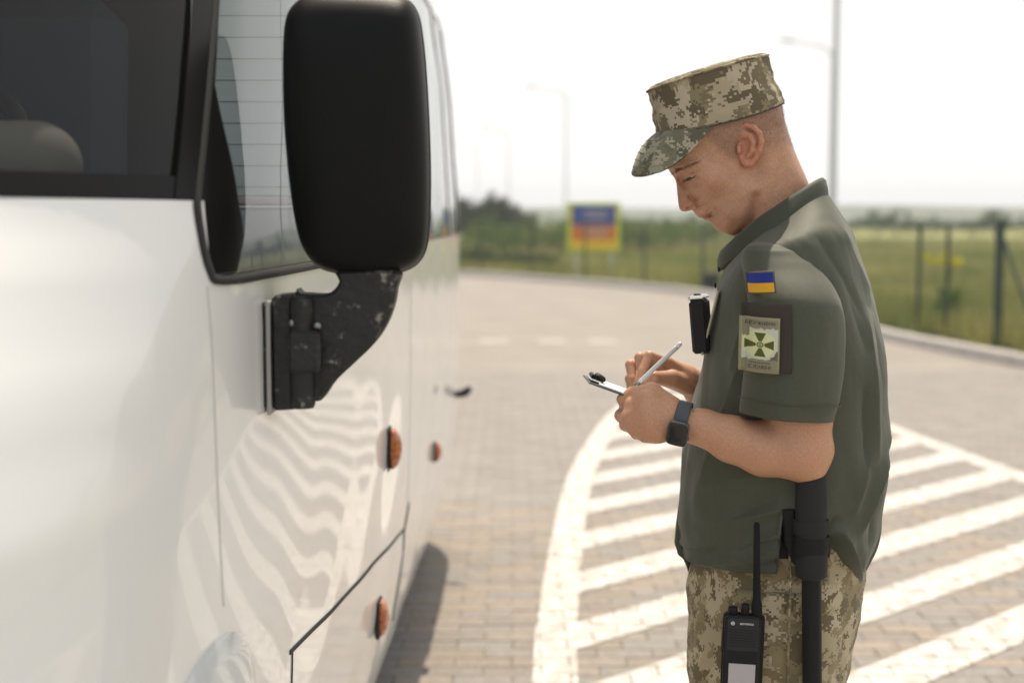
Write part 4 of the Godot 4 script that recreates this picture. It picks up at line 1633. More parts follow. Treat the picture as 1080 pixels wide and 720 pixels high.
func arm_meshes() -> Array:
	var out := []
	# left arm, towards the camera
	var c := []
	chain(c, [[Vector3(-0.0164, 1.3931, 0.1700), 0.042], [Vector3(-0.0131, 1.2898, 0.1950), 0.052], [Vector3(-0.0104, 1.2099, 0.2050), 0.0525], [Vector3(-0.0109, 1.1557, 0.2120), 0.049]], 0.014)
	chain(c, [[Vector3(-0.0140, 1.1524, 0.2120), 0.0480], [Vector3(-0.0703, 1.1557, 0.2020), 0.0450], [Vector3(-0.1235, 1.1701, 0.1900), 0.0385], [Vector3(-0.1718, 1.1890, 0.1850), 0.0300], [Vector3(-0.2135, 1.1965, 0.1800), 0.0275], [Vector3(-0.2385, 1.2016, 0.1700), 0.0270]], 0.014)
	c.append([Vector3(0.0063, 1.1257, 0.2170), Vector3(0.0142, 1.1562, 0.2150), 0.0255, 0.030, 0.018])
	out.append(tinted(nets(c, 0.006), SKIN))
	# right arm, beyond the body
	c = []
	chain(c, [[Vector3(0.0695, 1.4160, -0.2000), 0.058], [Vector3(0.0869, 1.1244, -0.2600), 0.054], [Vector3(0.0761, 1.0839, -0.2700), 0.05]], 0.03)
	chain(c, [[Vector3(0.0761, 1.0839, -0.2700), 0.05], [Vector3(-0.0258, 1.1399, -0.2200), 0.047], [Vector3(-0.1257, 1.2134, -0.1200), 0.033], [Vector3(-0.1613, 1.2377, -0.0850), 0.0275]], 0.03)
	out.append(tinted(nets(c, 0.007), SKIN))
	# left hand: the board lies on the fingers, the thumb presses on it
	c = []
	var k := 0.008
	chain(c, [[Vector3(-0.2037, 1.1948, 0.1800), 0.0265], [Vector3(-0.2258, 1.2037, 0.1730), 0.027]], 0.02)
	chain(c, [[Vector3(-0.2300, 1.2162, 0.1800), 0.021], [Vector3(-0.2659, 1.2326, 0.1800), 0.0175], [Vector3(-0.2914, 1.2270, 0.1750), 0.0150]], 0.016)
	chain(c, [[Vector3(-0.2304, 1.2070, 0.1850), 0.021], [Vector3(-0.2701, 1.2129, 0.1920), 0.0175], [Vector3(-0.2986, 1.2054, 0.1850), 0.0145]], 0.016)
	chain(c, [[Vector3(-0.2303, 1.1972, 0.1850), 0.020], [Vector3(-0.2635, 1.1950, 0.1920), 0.0165], [Vector3(-0.2888, 1.1874, 0.1850), 0.0135]], 0.016)
	chain(c, [[Vector3(-0.2270, 1.1890, 0.1850), 0.018], [Vector3(-0.2500, 1.1813, 0.1880), 0.015], [Vector3(-0.2703, 1.1751, 0.1800), 0.0120]], 0.016)
	# fingers run under the board, away from the camera
	chain(c, [[Vector3(-0.2914, 1.2270, 0.1750), 0.0125], [Vector3(-0.3023, 1.2234, 0.1480), 0.0110], [Vector3(-0.2869, 1.2266, 0.1220), 0.0095], [Vector3(-0.2721, 1.2244, 0.1050), 0.0085]], 0.004)
	chain(c, [[Vector3(-0.2986, 1.2054, 0.1850), 0.0128], [Vector3(-0.3104, 1.2051, 0.1480), 0.0110], [Vector3(-0.2929, 1.2139, 0.1150), 0.0095], [Vector3(-0.2745, 1.2146, 0.0950), 0.0085]], 0.004)
	chain(c, [[Vector3(-0.2888, 1.1874, 0.1850), 0.0122], [Vector3(-0.3021, 1.1885, 0.1480), 0.0105], [Vector3(-0.2861, 1.2003, 0.1140), 0.0092], [Vector3(-0.2643, 1.2061, 0.0950), 0.0082]], 0.004)
	chain(c, [[Vector3(-0.2703, 1.1751, 0.1800), 0.0110], [Vector3(-0.2838, 1.1735, 0.1480), 0.0095], [Vector3(-0.2713, 1.1874, 0.1180), 0.0084], [Vector3(-0.2529, 1.1950, 0.1000), 0.0076]], 0.004)
	# thumb
	chain(c, [[Vector3(-0.2257, 1.2247, 0.1700), 0.0180], [Vector3(-0.2579, 1.2485, 0.1630), 0.0150], [Vector3(-0.2903, 1.2448, 0.1600), 0.0115], [Vector3(-0.3097, 1.2346, 0.1580), 0.0098]], k)
	out.append(tinted(nets(c, 0.0026), SKIN))
	# right hand holding the pen
	c = []
	chain(c, [[Vector3(-0.1412, 1.2250, -0.1000), 0.0285], [Vector3(-0.1692, 1.2419, -0.0800), 0.026]], 0.02)
	chain(c, [[Vector3(-0.1735, 1.2479, -0.0750), 0.019], [Vector3(-0.2082, 1.2752, -0.0550), 0.0130]], 0.014)
	chain(c, [[Vector3(-0.1722, 1.2468, -0.0850), 0.019], [Vector3(-0.2132, 1.2750, -0.0750), 0.0135]], 0.014)
	chain(c, [[Vector3(-0.1710, 1.2402, -0.0950), 0.019], [Vector3(-0.2218, 1.2638, -0.0950), 0.0125]], 0.014)
	chain(c, [[Vector3(-0.1703, 1.2323, -0.1000), 0.018], [Vector3(-0.2278, 1.2427, -0.1050), 0.0115]], 0.014)
	chain(c, [[Vector3(-0.2082, 1.2752, -0.0550), 0.0120], [Vector3(-0.2444, 1.2909, -0.0320), 0.0098], [Vector3(-0.2578, 1.2649, -0.0180), 0.0088], [Vector3(-0.2669, 1.2445, -0.0120), 0.0078]], 0.003)
	chain(c, [[Vector3(-0.2132, 1.2750, -0.0750), 0.0122], [Vector3(-0.2599, 1.2860, -0.0550), 0.0102], [Vector3(-0.2576, 1.2574, -0.0380), 0.0090], [Vector3(-0.2670, 1.2370, -0.0300), 0.0078]], 0.003)
	chain(c, [[Vector3(-0.2218, 1.2638, -0.0950), 0.0115], [Vector3(-0.2755, 1.2699, -0.0800), 0.0098], [Vector3(-0.2734, 1.2442, -0.0600), 0.0086], [Vector3(-0.2670, 1.2257, -0.0500), 0.0076]], 0.003)
	chain(c, [[Vector3(-0.2278, 1.2427, -0.1050), 0.0105], [Vector3(-0.2758, 1.2420, -0.0950), 0.0088], [Vector3(-0.2733, 1.2202, -0.0800), 0.0078], [Vector3(-0.2633, 1.2088, -0.0700), 0.0070]], 0.003)
	# thumb lies along the pen, on the near side
	chain(c, [[Vector3(-0.1701, 1.2338, -0.0720), 0.0210], [Vector3(-0.2025, 1.2483, -0.0400), 0.0165], [Vector3(-0.2372, 1.2533, -0.0120), 0.0115], [Vector3(-0.2607, 1.2385, -0.0030), 0.0092], [Vector3(-0.2711, 1.2297, -0.0030), 0.0082]], 0.005)
	out.append(tinted(nets(c, 0.0026), SKIN))
	return out

# ring of a garment: front and back points as seen from the side, half width b, turned by YAW
func hoop(f: Vector3, b: Vector3, half: float, lift: float, n: int, e := 2.3) -> PackedVector3Array:
	var mid := (f + b) * 0.5
	var hw := absf(b.x - f.x) * 0.5
	var a := sqrt(maxf(hw * hw - pow(half * sin(YAW), 2), 0.0025)) / cos(YAW)
	var fw := Vector3(-cos(YAW), 0, -sin(YAW)) * a
	var lf := Vector3(-sin(YAW), 0, cos(YAW)) * half
	var r := PackedVector3Array()
	for j in n:
		var g := TAU * (float(j) / n) - PI * 0.5
		var cs := cos(g)
		var sn := sin(g)
		var cc := signf(cs) * pow(absf(cs), 2.0 / e)
		var ss := signf(sn) * pow(absf(sn), 2.0 / e)
		r.append(mid + fw * cc + lf * ss + Vector3(0, (f.y - b.y) * 0.5 * cs + lift * sn * sn, 0))
	return r

func spline_rows(keys: Array, per: int) -> Array:
	var out := []
	var n := keys.size()
	for i in n - 1:
		var a: Array = keys[maxi(i - 1, 0)]
		var b: Array = keys[i]
		var c: Array = keys[i + 1]
		var d: Array = keys[mini(i + 2, n - 1)]
		for k in per:
			var t := float(k) / per
			out.append([b[0].cubic_interpolate(c[0], a[0], d[0], t), b[1].cubic_interpolate(c[1], a[1], d[1], t), cubic_interpolate(b[2], c[2], a[2], d[2], t), cubic_interpolate(b[3], c[3], a[3], d[3], t), i + t])
	out.append([keys[n - 1][0], keys[n - 1][1], keys[n - 1][2], keys[n - 1][3], float(n - 1)])
	return out

# folds of the shirt: two ends on the side sheet, width, height in metres (minus is a valley)
const FOLDS := [[850, 540, 722, 588, 6.5, 0.0213], [842, 520, 770, 560, 5.8, 0.0175], [825, 512, 745, 535, 6.5, 0.00975], [856, 545, 790, 575, 5, -0.0137], [800, 505, 760, 530, 4.3, -0.00775], [868, 542, 900, 606, 6.5, 0.02], [858, 560, 880, 600, 5, -0.015], [890, 540, 915, 480, 5.8, 0.015], [905, 560, 925, 470, 5, -0.0116], [880, 520, 896, 470, 5.8, 0.0116], [897, 330, 906, 470, 5.8, 0.011], [912, 310, 922, 430, 5, -0.0062], [890, 400, 893, 480, 5, -0.011], [775, 300, 757, 380, 5.8, 0.0078], [790, 330, 765, 430, 5.8, -0.0078], [770, 360, 742, 450, 6.5, 0.0078], [745, 440, 728, 520, 7.2, 0.0062], [800, 480, 735, 500, 5.8, 0.00775], [795, 215, 770, 300, 4.3, 0.0062], [860, 225, 905, 300, 6.5, 0.0062], [840, 250, 892, 330, 5, -0.0062], [733, 584, 800, 592, 4.3, 0.0116], [858, 528, 838, 548, 5, -0.015], [848, 530, 800, 548, 5, 0.0137], [830, 540, 770, 556, 5, -0.01], [745, 560, 722, 575, 6, 0.0125], [760, 596, 722, 590, 5, -0.0125], [880, 560, 900, 600, 5, -0.0112], [905, 500, 930, 455, 6, 0.01], [870, 300, 892, 360, 5, -0.006], [780, 285, 768, 330, 4, -0.006], [760, 395, 742, 440, 5, -0.005]]

func fold(p: Vector3) -> float:
	var q := Vector2(p.x * 577.0 + 828.0, (1.55 - p.y) * 577.0 + 228.0)
	var s := 0.0
	for f in FOLDS:
		var a := Vector2(f[0], f[1])
		var b := Vector2(f[2], f[3])
		if q.distance_squared_to((a + b) * 0.5) > pow(a.distance_to(b) * 0.5 + f[4] * 4.0, 2):
			continue
		var t := clampf((q - a).dot(b - a) / (b - a).length_squared(), 0.0, 1.0)
		var d := q.distance_to(a.lerp(b, t))
		s += f[5] * (0.45 * exp(-d * d / (2.0 * f[4] * f[4])) + 0.75 * exp(-1.5 * d / f[4])) * (0.45 + 0.55 * sin(PI * clampf(t * 0.9 + 0.05, 0, 1)))
	return s

func shirt_mesh() -> ArrayMesh:
	var keys: Array = [[Vector3(-0.0950, 1.4810, 0.0000), Vector3(0.0549, 1.6083, 0.0000), 0.072, 0], [Vector3(-0.1085, 1.4568, 0.0000), Vector3(0.0742, 1.5895, 0.0000), 0.098, 0.004], [Vector3(-0.1186, 1.4325, 0.0000), Vector3(0.1025, 1.5534, 0.0000), 0.15, 0.02], [Vector3(-0.1253, 1.4100, 0.0000), Vector3(0.1257, 1.5190, 0.0000), 0.187, 0.034], [Vector3(-0.1302, 1.3856, 0.0000), Vector3(0.1405, 1.4758, 0.0000), 0.206, 0.032], [Vector3(-0.1350, 1.3543, 0.0000), Vector3(0.1571, 1.4273, 0.0000), 0.213, 0.022], [Vector3(-0.1416, 1.3212, 0.0000), Vector3(0.1724, 1.3648, 0.0000), 0.215, 0.012], [Vector3(-0.1497, 1.2774, 0.0000), Vector3(0.1825, 1.3037, 0.0000), 0.215, 0.005], [Vector3(-0.1597, 1.2300, 0.0000), Vector3(0.1874, 1.2423, 0.0000), 0.211, 0], [Vector3(-0.1730, 1.1719, 0.0000), Vector3(0.1906, 1.1808, 0.0000), 0.206, 0], [Vector3(-0.1828, 1.1101, 0.0000), Vector3(0.1904, 1.1136, 0.0000), 0.202, 0], [Vector3(-0.1857, 1.0479, 0.0000), Vector3(0.1884, 1.0479, 0.0000), 0.2, 0], [Vector3(-0.1885, 0.9855, 0.0000), Vector3(0.1810, 0.9855, 0.0000), 0.199, 0], [Vector3(-0.1898, 0.9354, 0.0000), Vector3(0.1787, 0.9318, 0.0000), 0.198, 0], [Vector3(-0.1789, 0.9085, 0.0000), Vector3(0.1654, 0.8924, 0.0000), 0.194, 0], [Vector3(-0.1663, 0.8834, 0.0000), Vector3(0.1448, 0.8654, 0.0000), 0.19, 0]]
	var rows := []
	var nc := 300
	var nz := FastNoiseLite.new()
	nz.frequency = 7.0
	nz.seed = 8
	nz.fractal_octaves = 2
	var turn := PackedVector3Array()
	for e in spline_rows(keys, 10):
		var r := hoop(e[0], e[1], e[2], e[3], nc)
		var mid: Vector3 = (e[0] + e[1]) * 0.5
		if absf(e[4] - 11.0) < 1e-4:
			turn = r.duplicate()
		for j in nc:
			var p := r[j]
			if e[4] > 11.0:
				var u: float = (e[4] - 11.0) / 4.0
				var hem: float = lerpf(0.8834, 0.8636, smoothstep(-0.12, 0.12, p.x))
				if p.z > 0.02:
					if p.x > 0.1194:
						hem = 0.8917
					elif p.x > 0.0039:
						hem = lerpf(1.0384, 0.8917, (p.x - 0.0039) / 0.1155)
					elif p.x > -0.0390:
						hem = 1.0405
					else:
						hem = 0.9345
				p.y = lerpf(turn[j].y, hem, u)
			var out := (p - mid) * Vector3(1, 0, 1)
			out = out.normalized()
			var amp := smoothstep(0.5, 3.0, e[4])
			var s := nz.get_noise_3d(p.x, p.y * 0.6, p.z) * 0.006 * amp + nz.get_noise_3d(p.x * 3.4 + p.y * 1.3, p.y * 1.5 - p.x, p.z * 3.0) * 0.0016 * amp
			if out.z > -0.45:
				s += fold(p) * smoothstep(-0.45, 0.1, out.z) * 0.9 * amp
			r[j] = p + out * s
		rows.append(r)
	# turned hem: a little inside
	var last: PackedVector3Array = rows[rows.size() - 1]
	for e in [[0.003, 0.002], [0.008, 0.012], [0.010, 0.06]]:
		var r := PackedVector3Array()
		var mid := Vector3.ZERO
		for p in last:
			mid += p
		mid /= last.size()
		for p in last:
			r.append(p - ((p - mid) * Vector3(1, 0, 1)).normalized() * e[0] + Vector3(0, e[1], 0))
		rows.append(r)
	return skin(rows, true)

const SLEEVE := [[1.5055, -0.0667, 0.0128, 0.02], [1.5008, -0.0618, 0.0319, 0.036], [1.4912, -0.0537, 0.0479, 0.05], [1.4721, -0.0422, 0.0623, 0.064], [1.4354, -0.0304, 0.0726, 0.074], [1.3842, -0.0231, 0.0798, 0.079], [1.3070, -0.0234, 0.0822, 0.081], [1.2423, -0.0287, 0.0814, 0.081], [1.2131, -0.0330, 0.0782, 0.08]]

func sleeve_mesh(z0: float, mir: float, dx: float) -> ArrayMesh:
	var rows := []
	var n := 72
	var nz := FastNoiseLite.new()
	nz.frequency = 6.0
	nz.seed = 12
	var ylist := []
	for i in SLEEVE.size() - 1:
		for k in 6:
			ylist.append(lerpf(SLEEVE[i][0], SLEEVE[i + 1][0], k / 6.0))
	ylist.append(SLEEVE[SLEEVE.size() - 1][0])
	for y in ylist:
		var yy: float = -y
		var cx := sl(y, 1) + dx
		var hw := sl(y, 2)
		var wz := sl(y, 3)
		var zc: float = z0 - mir * 0.055 * smoothstep(1.40, 1.485, y)
		var r := ring(Vector3(cx, y, zc), Vector3(hw, 0, 0), Vector3(0, 0, wz * mir), n, 2.15)
		for j in n:
			var o := (r[j] - Vector3(cx, y, zc)).normalized()
			var s: float = nz.get_noise_3d(r[j].x, r[j].y * 0.7, r[j].z) * 0.0035
			# folds that hang from the shoulder, and the drag of the hem
			var g := atan2(o.z, o.x)
			s += 0.0022 * sin(g * 5.0 + (y - 1.3) * 14.0) * smoothstep(1.46, 1.36, y)
			# hem is a little higher at the back
			var q := r[j] + o * s
			q.y += 0.010 * o.x * smoothstep(1.36, 1.2, y) * -0.6
			r[j] = q
		rows.append(r)
	var last: PackedVector3Array = rows[rows.size() - 1]
	# stitched fold of the hem
	for e in [[0.0030, 0.0005], [0.006, 0.004], [0.007, 0.05]]:
		var r := PackedVector3Array()
		var mid := Vector3.ZERO
		for p in last:
			mid += p
		mid /= last.size()
		for p in last:
			r.append(p - ((p - mid) * Vector3(1, 0, 1)).normalized() * e[0] + Vector3(0, e[1], 0))
		rows.append(r)
	return skin(rows, true, true, false)

func sl(y: float, col: int) -> float:
	if y >= SLEEVE[0][0]:
		return SLEEVE[0][col]
	for i in SLEEVE.size() - 1:
		if y >= SLEEVE[i + 1][0]:
			var t: float = (y - SLEEVE[i][0]) / (SLEEVE[i + 1][0] - SLEEVE[i][0])
			var a: Array = SLEEVE[maxi(i - 1, 0)]
			var d: Array = SLEEVE[mini(i + 2, SLEEVE.size() - 1)]
			return cubic_interpolate(SLEEVE[i][col], SLEEVE[i + 1][col], a[col], d[col], t)
	return SLEEVE[SLEEVE.size() - 1][col]

const SLEEVE_Z := 0.205

# a patch sewn on the near sleeve: corners on the sleeve by x and y
func patch_mesh(c: Vector2, half: Vector2, tilt: float, out: float, lift := 0.0) -> ArrayMesh:
	var rows := []
	var nx := 26
	var ny := 14
	var v := PackedVector3Array()
	var uv := PackedVector2Array()
	var ix := PackedInt32Array()
	for i in ny + 3:
		for j in nx + 3:
			var a := clampf((j - 1.0) / nx, 0.0, 1.0) * 2.0 - 1.0
			var b := clampf((i - 1.0) / ny, 0.0, 1.0) * 2.0 - 1.0
			var edge := i == 0 or j == 0 or i == ny + 2 or j == nx + 2
			var p := c + Vector2(a * half.x, -b * half.y).rotated(tilt)
			var k := clampf((p.x - sl(p.y, 1)) / (sl(p.y, 2) + 0.002), -0.995, 0.995)
			var z := SLEEVE_Z + (sl(p.y, 3) + 0.0025) * pow(1.0 - pow(absf(k), 2.15), 1.0 / 2.15) + (-0.004 if edge else out)
			v.append(Vector3(p.x, p.y, z))
			uv.append(Vector2(a * 0.5 + 0.5, b * 0.5 + 0.5))
	for i in ny + 2:
		for j in nx + 2:
			var a := i * (nx + 3) + j
			ix.append_array([a, a + 1, a + nx + 3, a + 1, a + nx + 4, a + nx + 3])
	var m := finish(v, ix, uv, PackedColorArray(), PackedInt32Array(), false)
	return m

func collar_mesh() -> ArrayMesh:
	var rows := []
	# inside foot, stand, fold, fall, turned edge
	for e in [[772, 282, 862, 204, 0.070, 0.0], [769, 270, 860, 193, 0.0680, 0.004], [766.5, 265, 861, 188.6, 0.0690, 0.006], [763, 263.5, 864, 187.6, 0.0730, 0.006], [759.5, 266, 867.5, 190.5, 0.0790, 0.004], [757, 274, 869.5, 198, 0.0885, 0.0], [757, 284, 871, 206.5, 0.0985, -0.003], [759, 286.5, 869.5, 207.5, 0.0985, -0.004], [763, 284, 866, 204, 0.094, -0.002]]:
		var f := cq(e[0], e[1])
		var b := cq(e[2], e[3])
		rows.append(hoop(f, b, e[4], e[5], 90, 2.1))
	return skin(rows, true)

func cq(px: float, py: float) -> Vector3:
	return H0 + Vector3((px - 780.0) * HS, -(py - 180.0) * HS, 0.02) + Vector3(0, 0, 0)

func cap_ring(f: Vector2, b: Vector2, w: float, n: int, seed_: int, amp: float, droop := 0.0) -> PackedVector3Array:
	var nz := FastNoiseLite.new()
	nz.frequency = 0.045
	nz.seed = seed_
	var r := PackedVector3Array()
	var mid := (f + b) * 0.5
	var h := (f - b) * 0.5
	for j in n:
		var g := TAU * j / n
		var cs := signf(cos(g)) * pow(absf(cos(g)), 0.86)
		var sn := signf(sin(g)) * pow(absf(sin(g)), 0.92)
		var p := mid + h * cs
		var s := 1.0 + amp * nz.get_noise_3d(p.x, p.y, sn * w)
		r.append(hp(mid + h * cs * s + Vector2(0, droop * sn * sn), sn * w * s))
	return r

func build_cap(man: Node3D) -> void:
	var keys := [[692.5, 141, 825, 109, 48.6], [690.5, 136, 824.5, 106, 48.8], [689.5, 128, 821.5, 98, 48.2], [688, 116, 815.5, 86, 46.0], [686, 105, 811, 73, 45.0], [684, 99, 808.5, 63.5, 44.5], [683.5, 96, 807, 60, 44.5]]
	var rows := []
	for i in keys.size() - 1:
		for k in 5:
			var t := k / 5.0
			var a: Array = keys[i]
			var b: Array = keys[i + 1]
			rows.append(cap_ring(Vector2(lerpf(a[0], b[0], t), lerpf(a[1], b[1], t)), Vector2(lerpf(a[2], b[2], t), lerpf(a[3], b[3], t)), lerpf(a[4], b[4], t), 96, 7, 0.055 - 0.02 * absf(i + t - 3.0) / 3.0, 7.0 * clampf(1.0 - (i + t) / 5.0, 0.0, 1.0)))
	var cap := Node3D.new()
	cap.name = "cap"
	man.add_child(cap)
	rows.append(cap_ring(Vector2(683.5, 96), Vector2(807, 60), 44.5, 96, 7, 0.035))
	var inner := []
	for e in [[694, 140, 822, 109.5, 46], [693, 130, 817, 100, 45]]:
		inner.append(cap_ring(Vector2(e[0], e[1]), Vector2(e[2], e[3]), e[4], 96, 7, 0.03, 6.5))
	inner.reverse()
	inner.append_array(rows)
	part(cap, "crown", skin(inner, true), M.camo_cap)
	# flat top with a piped edge
	var top := []
	for e in [[1.0, 0.0], [0.97, 2.2], [0.9, 3.4], [0.75, 4.4], [0.5, 5.4], [0.25, 6.0], [0.02, 6.2]]:
		var c := Vector2(745.2, 78)
		var f: Vector2 = c + (Vector2(683.5, 96) - c) * e[0] + Vector2(-0.28, -0.96) * e[1]
		var b: Vector2 = c + (Vector2(807, 60) - c) * e[0] + Vector2(-0.28, -0.96) * e[1]
		top.append(cap_ring(f, b, 44.5 * e[0], 96, 9, 0.05))
	part(cap, "top", skin(top, true), M.camo_cap)
	var ed := cap_ring(Vector2(682.6, 97.2), Vector2(807.6, 60.4), 45.0, 96, 7, 0.035)
	var pts := Array(ed)
	pts.append(ed[0])
	part(cap, "piping", tube(pts, [0.0021], 6), M.camo_cap)
	# sweat band line at the lower edge
	var lo := cap_ring(Vector2(692.2, 142), Vector2(825.2, 109.8), 48.8, 96, 7, 0.035, 7.0)
	pts = Array(lo)
	pts.append(lo[0])
	part(cap, "edge_seam", tube(pts, [0.0012], 6), mat(lin(0.07, 0.06, 0.045), 0.9))
	# peak, bowed down at the sides
	var ring0 := cap_ring(Vector2(692.0, 139.5), Vector2(824.8, 108.2), 48.8, 360, 7, 0.035, 7.0)
	var ctrl := [[0.0, 666.0, 181.5, 0.0], [12.0, 667.2, 183.2, 11.0], [24.0, 671.5, 184.6, 22.0], [36.0, 681.0, 184.2, 32.0], [46.0, 692.0, 181.5, 39.0], [56.0, 703.5, 176.0, 44.0], [66.0, 717.0, 165.5, 47.0], [75.0, 730.0, 151.5, 48.3], [82.0, 740.0, 141.0, 48.0]]
	var up := []
	var nseg := 60
	for layer in [0.0, -1.0]:
		for i in 13:
			var t := i / 12.0
			if layer < 0.0:
				t = 1.0 - t
			var r := PackedVector3Array()
			for j in nseg + 1:
				var g := (j * 2.0 / nseg - 1.0) * 82.0
				var a := absf(g)
				var o := hp(Vector2(table(ctrl, a, 1), table(ctrl, a, 2)), table(ctrl, a, 3) * signf(g))
				var inn := ring0[(int(round(g)) + 360) % 360]
				# the peak bows: its middle stands above the straight line
				var p := inn.lerp(o, t)
				p += Vector3(-0.6, 0.8, 0) * (0.010 * sin(PI * t) * (1.0 - pow(a / 82.0, 2)))
				p += Vector3(0.4, -0.9, 0) * (0.0028 if layer < 0.0 else 0.0)
				r.append(p)
			up.append(r)
	part(cap, "peak", skin(up, false), M.camo_brim)
	for q in [0.30, 0.45, 0.60, 0.75, 0.88]:
		var line := []
		for j in 41:
			var g := (j * 2.0 / 40.0 - 1.0) * 74.0
			var a := absf(g)
			var o := hp(Vector2(table(ctrl, a, 1), table(ctrl, a, 2)), table(ctrl, a, 3) * signf(g))
			line.append(ring0[(int(round(g)) + 360) % 360].lerp(o, q) + Vector3(-0.6, 0.8, 0) * (0.010 * sin(PI * q) * (1.0 - pow(a / 82.0, 2)) + 0.0003))
		part(cap, "stitch_row", tube(line, [0.0005], 4), M.camo_brim)

func build_person() -> void:
	var man := thing("person", "person in dark green polo shirt and camouflage cap writing on a clipboard", "person", Vector3(0.5, 0, -2.6))
	# a bare figure under the clothes carries head, arms and legs
	var core := []
	chain(core, [[Vector3(-0.0087, 1.5118, -0.0200), 0.055], [Vector3(0.0173, 1.3909, 0.0000), 0.11], [Vector3(0.0151, 1.2160, 0.0000), 0.105], [Vector3(0.0100, 1.0034, 0.0000), 0.105], [Vector3(-0.0017, 0.8600, 0.0000), 0.10]], 0.05)
	chain(core, [[Vector3(0.0695, 1.4160, -0.2000), 0.06], [Vector3(0.0167, 1.4256, 0.0000), 0.09], [Vector3(-0.0156, 1.4236, 0.1300), 0.05]], 0.06)
	for s in [-1.0, 1.0]:
		chain(core, [[Vector3(-0.02, 0.86, 0.09 * s), 0.085], [Vector3(-0.03, 0.5, 0.10 * s), 0.055], [Vector3(-0.01, 0.12, 0.10 * s), 0.042]], 0.04)
	var ms := [head_mesh(), ear_mesh(1.0), ear_mesh(-1.0), tinted(nets(core, 0.02), SKIN)]
	ms.append_array(arm_meshes())
	part(man, "body", joined(ms), M.skin)
	build_cap(man)
	# eyebrow and lashes
	var hairs := []
	var r := RandomNumberGenerator.new()
	r.seed = 9
	for k in 150:
		var t := pow(r.randf(), 2.2)
		var a := Vector2(708.4, 182.6).lerp(Vector2(732, 172.0), t) + Vector2(r.randf_range(-1.2, 1.2), r.randf_range(-2.0, 2.0) * (1.0 - 0.55 * t))
		var b := a + Vector2(3.0, -2.4 + 1.8 * t).rotated(r.randf_range(-0.3, 0.3))
		var wa := on_face(a)
		var wb := on_face(b)
		hairs.append(tube([hp(a, wa), hp(a.lerp(b, 0.5), (wa + wb) * 0.5 + 0.9), hp(b, wb + 0.7)], [0.00022, 0.0002, 0.0001], 4))
	var lash := []
	for k in 9:
		var q := Vector2(720.8, 189.8).lerp(Vector2(729.0, 185.8), k / 8.0) + Vector2(0.25, 0.9) * sin(PI * k / 8.0)
		lash.append(hp(q, on_face(q) + 0.15))
	hairs.append(tube(lash, [0.0002, 0.0004, 0.0005, 0.0006, 0.0006, 0.0005, 0.0004, 0.0003, 0.0002], 5))
	for k in 26:
		var q := Vector2(720.6, 190.2).lerp(Vector2(730.0, 185.8), k / 25.0) + Vector2(0.25, 0.9) * sin(PI * k / 25.0)
		var w := on_face(q)
		hairs.append(tube([hp(q, w + 0.2), hp(q + Vector2(-1.2, 1.6), w + 1.6), hp(q + Vector2(-2.2, 2.2), w + 2.8)], [0.0003, 0.00025, 0.0001], 4))
	part(man, "brow_and_lashes", joined(hairs), M.brow)
	# the eye shows as a narrow opening under the lowered lid
	var eye := Node3D.new()
	eye.name = "eye"
	man.add_child(eye)
	for e in [[0.0, 4.3, 1.25, 0.1], [-0.9, 1.9, 1.35, 0.45]]:
		var rows := []
		var lid := Vector2(0.90, -0.42)
		for k in 5:
			var t := 1.0 - k / 4.0
			var ringp := PackedVector3Array()
			for j in 20:
				var g := TAU * j / 20.0
				var q: Vector2 = Vector2(725.6, 188.2) + lid * (e[0] + e[1] * t * cos(g)) + Vector2(0.42, 0.90) * (e[2] * t * sin(g))
				ringp.append(hp(q, on_face(q) + e[3] + 0.35 * (1.0 - t * t)))
			rows.append(ringp)
		part(eye, "eyeball" if e[0] == 0.0 else "iris", skin(rows, true), M.sclera if e[0] == 0.0 else M.iris)
	var sv := PackedVector3Array()
	var si := PackedInt32Array()
	for k in 9000:
		var b := hair_p[r.randi() % hair_p.size()]
		var q := Vector2(b.x, b.y) + Vector2(r.randf_range(-1.3, 1.3), r.randf_range(-1.3, 1.3))
		var z := 1.0 if r.randf() < 0.7 else -1.0
		var root := hp(q, (b.z - 0.3) * z)
		var end := hp(q + Vector2(r.randf_range(0.0, 0.9), r.randf_range(0.2, 1.3)), (b.z + 0.9) * z)
		var wd := Vector3(0.00018, 0.00006, 0)
		var s0 := sv.size()
		sv.append_array([root - wd, root + wd, end])
		si.append_array([s0, s0 + 1, s0 + 2])
	part(man, "clipped_hair", finish(sv, si, PackedVector2Array(), PackedColorArray(), PackedInt32Array(), false), M.hair)
	# shirt
	var shirt := part(man, "polo_shirt", shirt_mesh(), M.shirt)
	part(shirt, "sleeve", sleeve_mesh(SLEEVE_Z, 1.0, 0.0), M.shirt)
	part(shirt, "sleeve", sleeve_mesh(-0.20, -1.0, 0.11), M.shirt)
	part(shirt, "collar", collar_mesh(), M.collar)
	# hem stitching of the near sleeve
	var stitch := []
	for j in 41:
		var g := PI * (j / 40.0)
		var y := 1.2396
		stitch.append(Vector3(sl(y, 1) + (sl(y, 2) + 0.0035) * signf(cos(g)) * pow(absf(cos(g)), 0.93), y - 0.006 * cos(g), SLEEVE_Z + (sl(y, 3) + 0.0035) * pow(sin(g), 0.93)))
	part(shirt, "hem_stitch", tube(stitch, [0.0011], 5), M.collar)
	# buttons on the placket
	for e in [[758, 283], [754.5, 300]]:
		part(shirt, "button", lathe([Vector2(0, 0), Vector2(0.005, 0), Vector2(0.0055, 0.0015), Vector2(0.004, 0.003), Vector2(0, 0.0022)], 12), M.black_matt, cq(e[0], e[1]) + Vector3(0, 0, 0.01), Vector3(0, 0, PI / 2))
	patches(shirt)
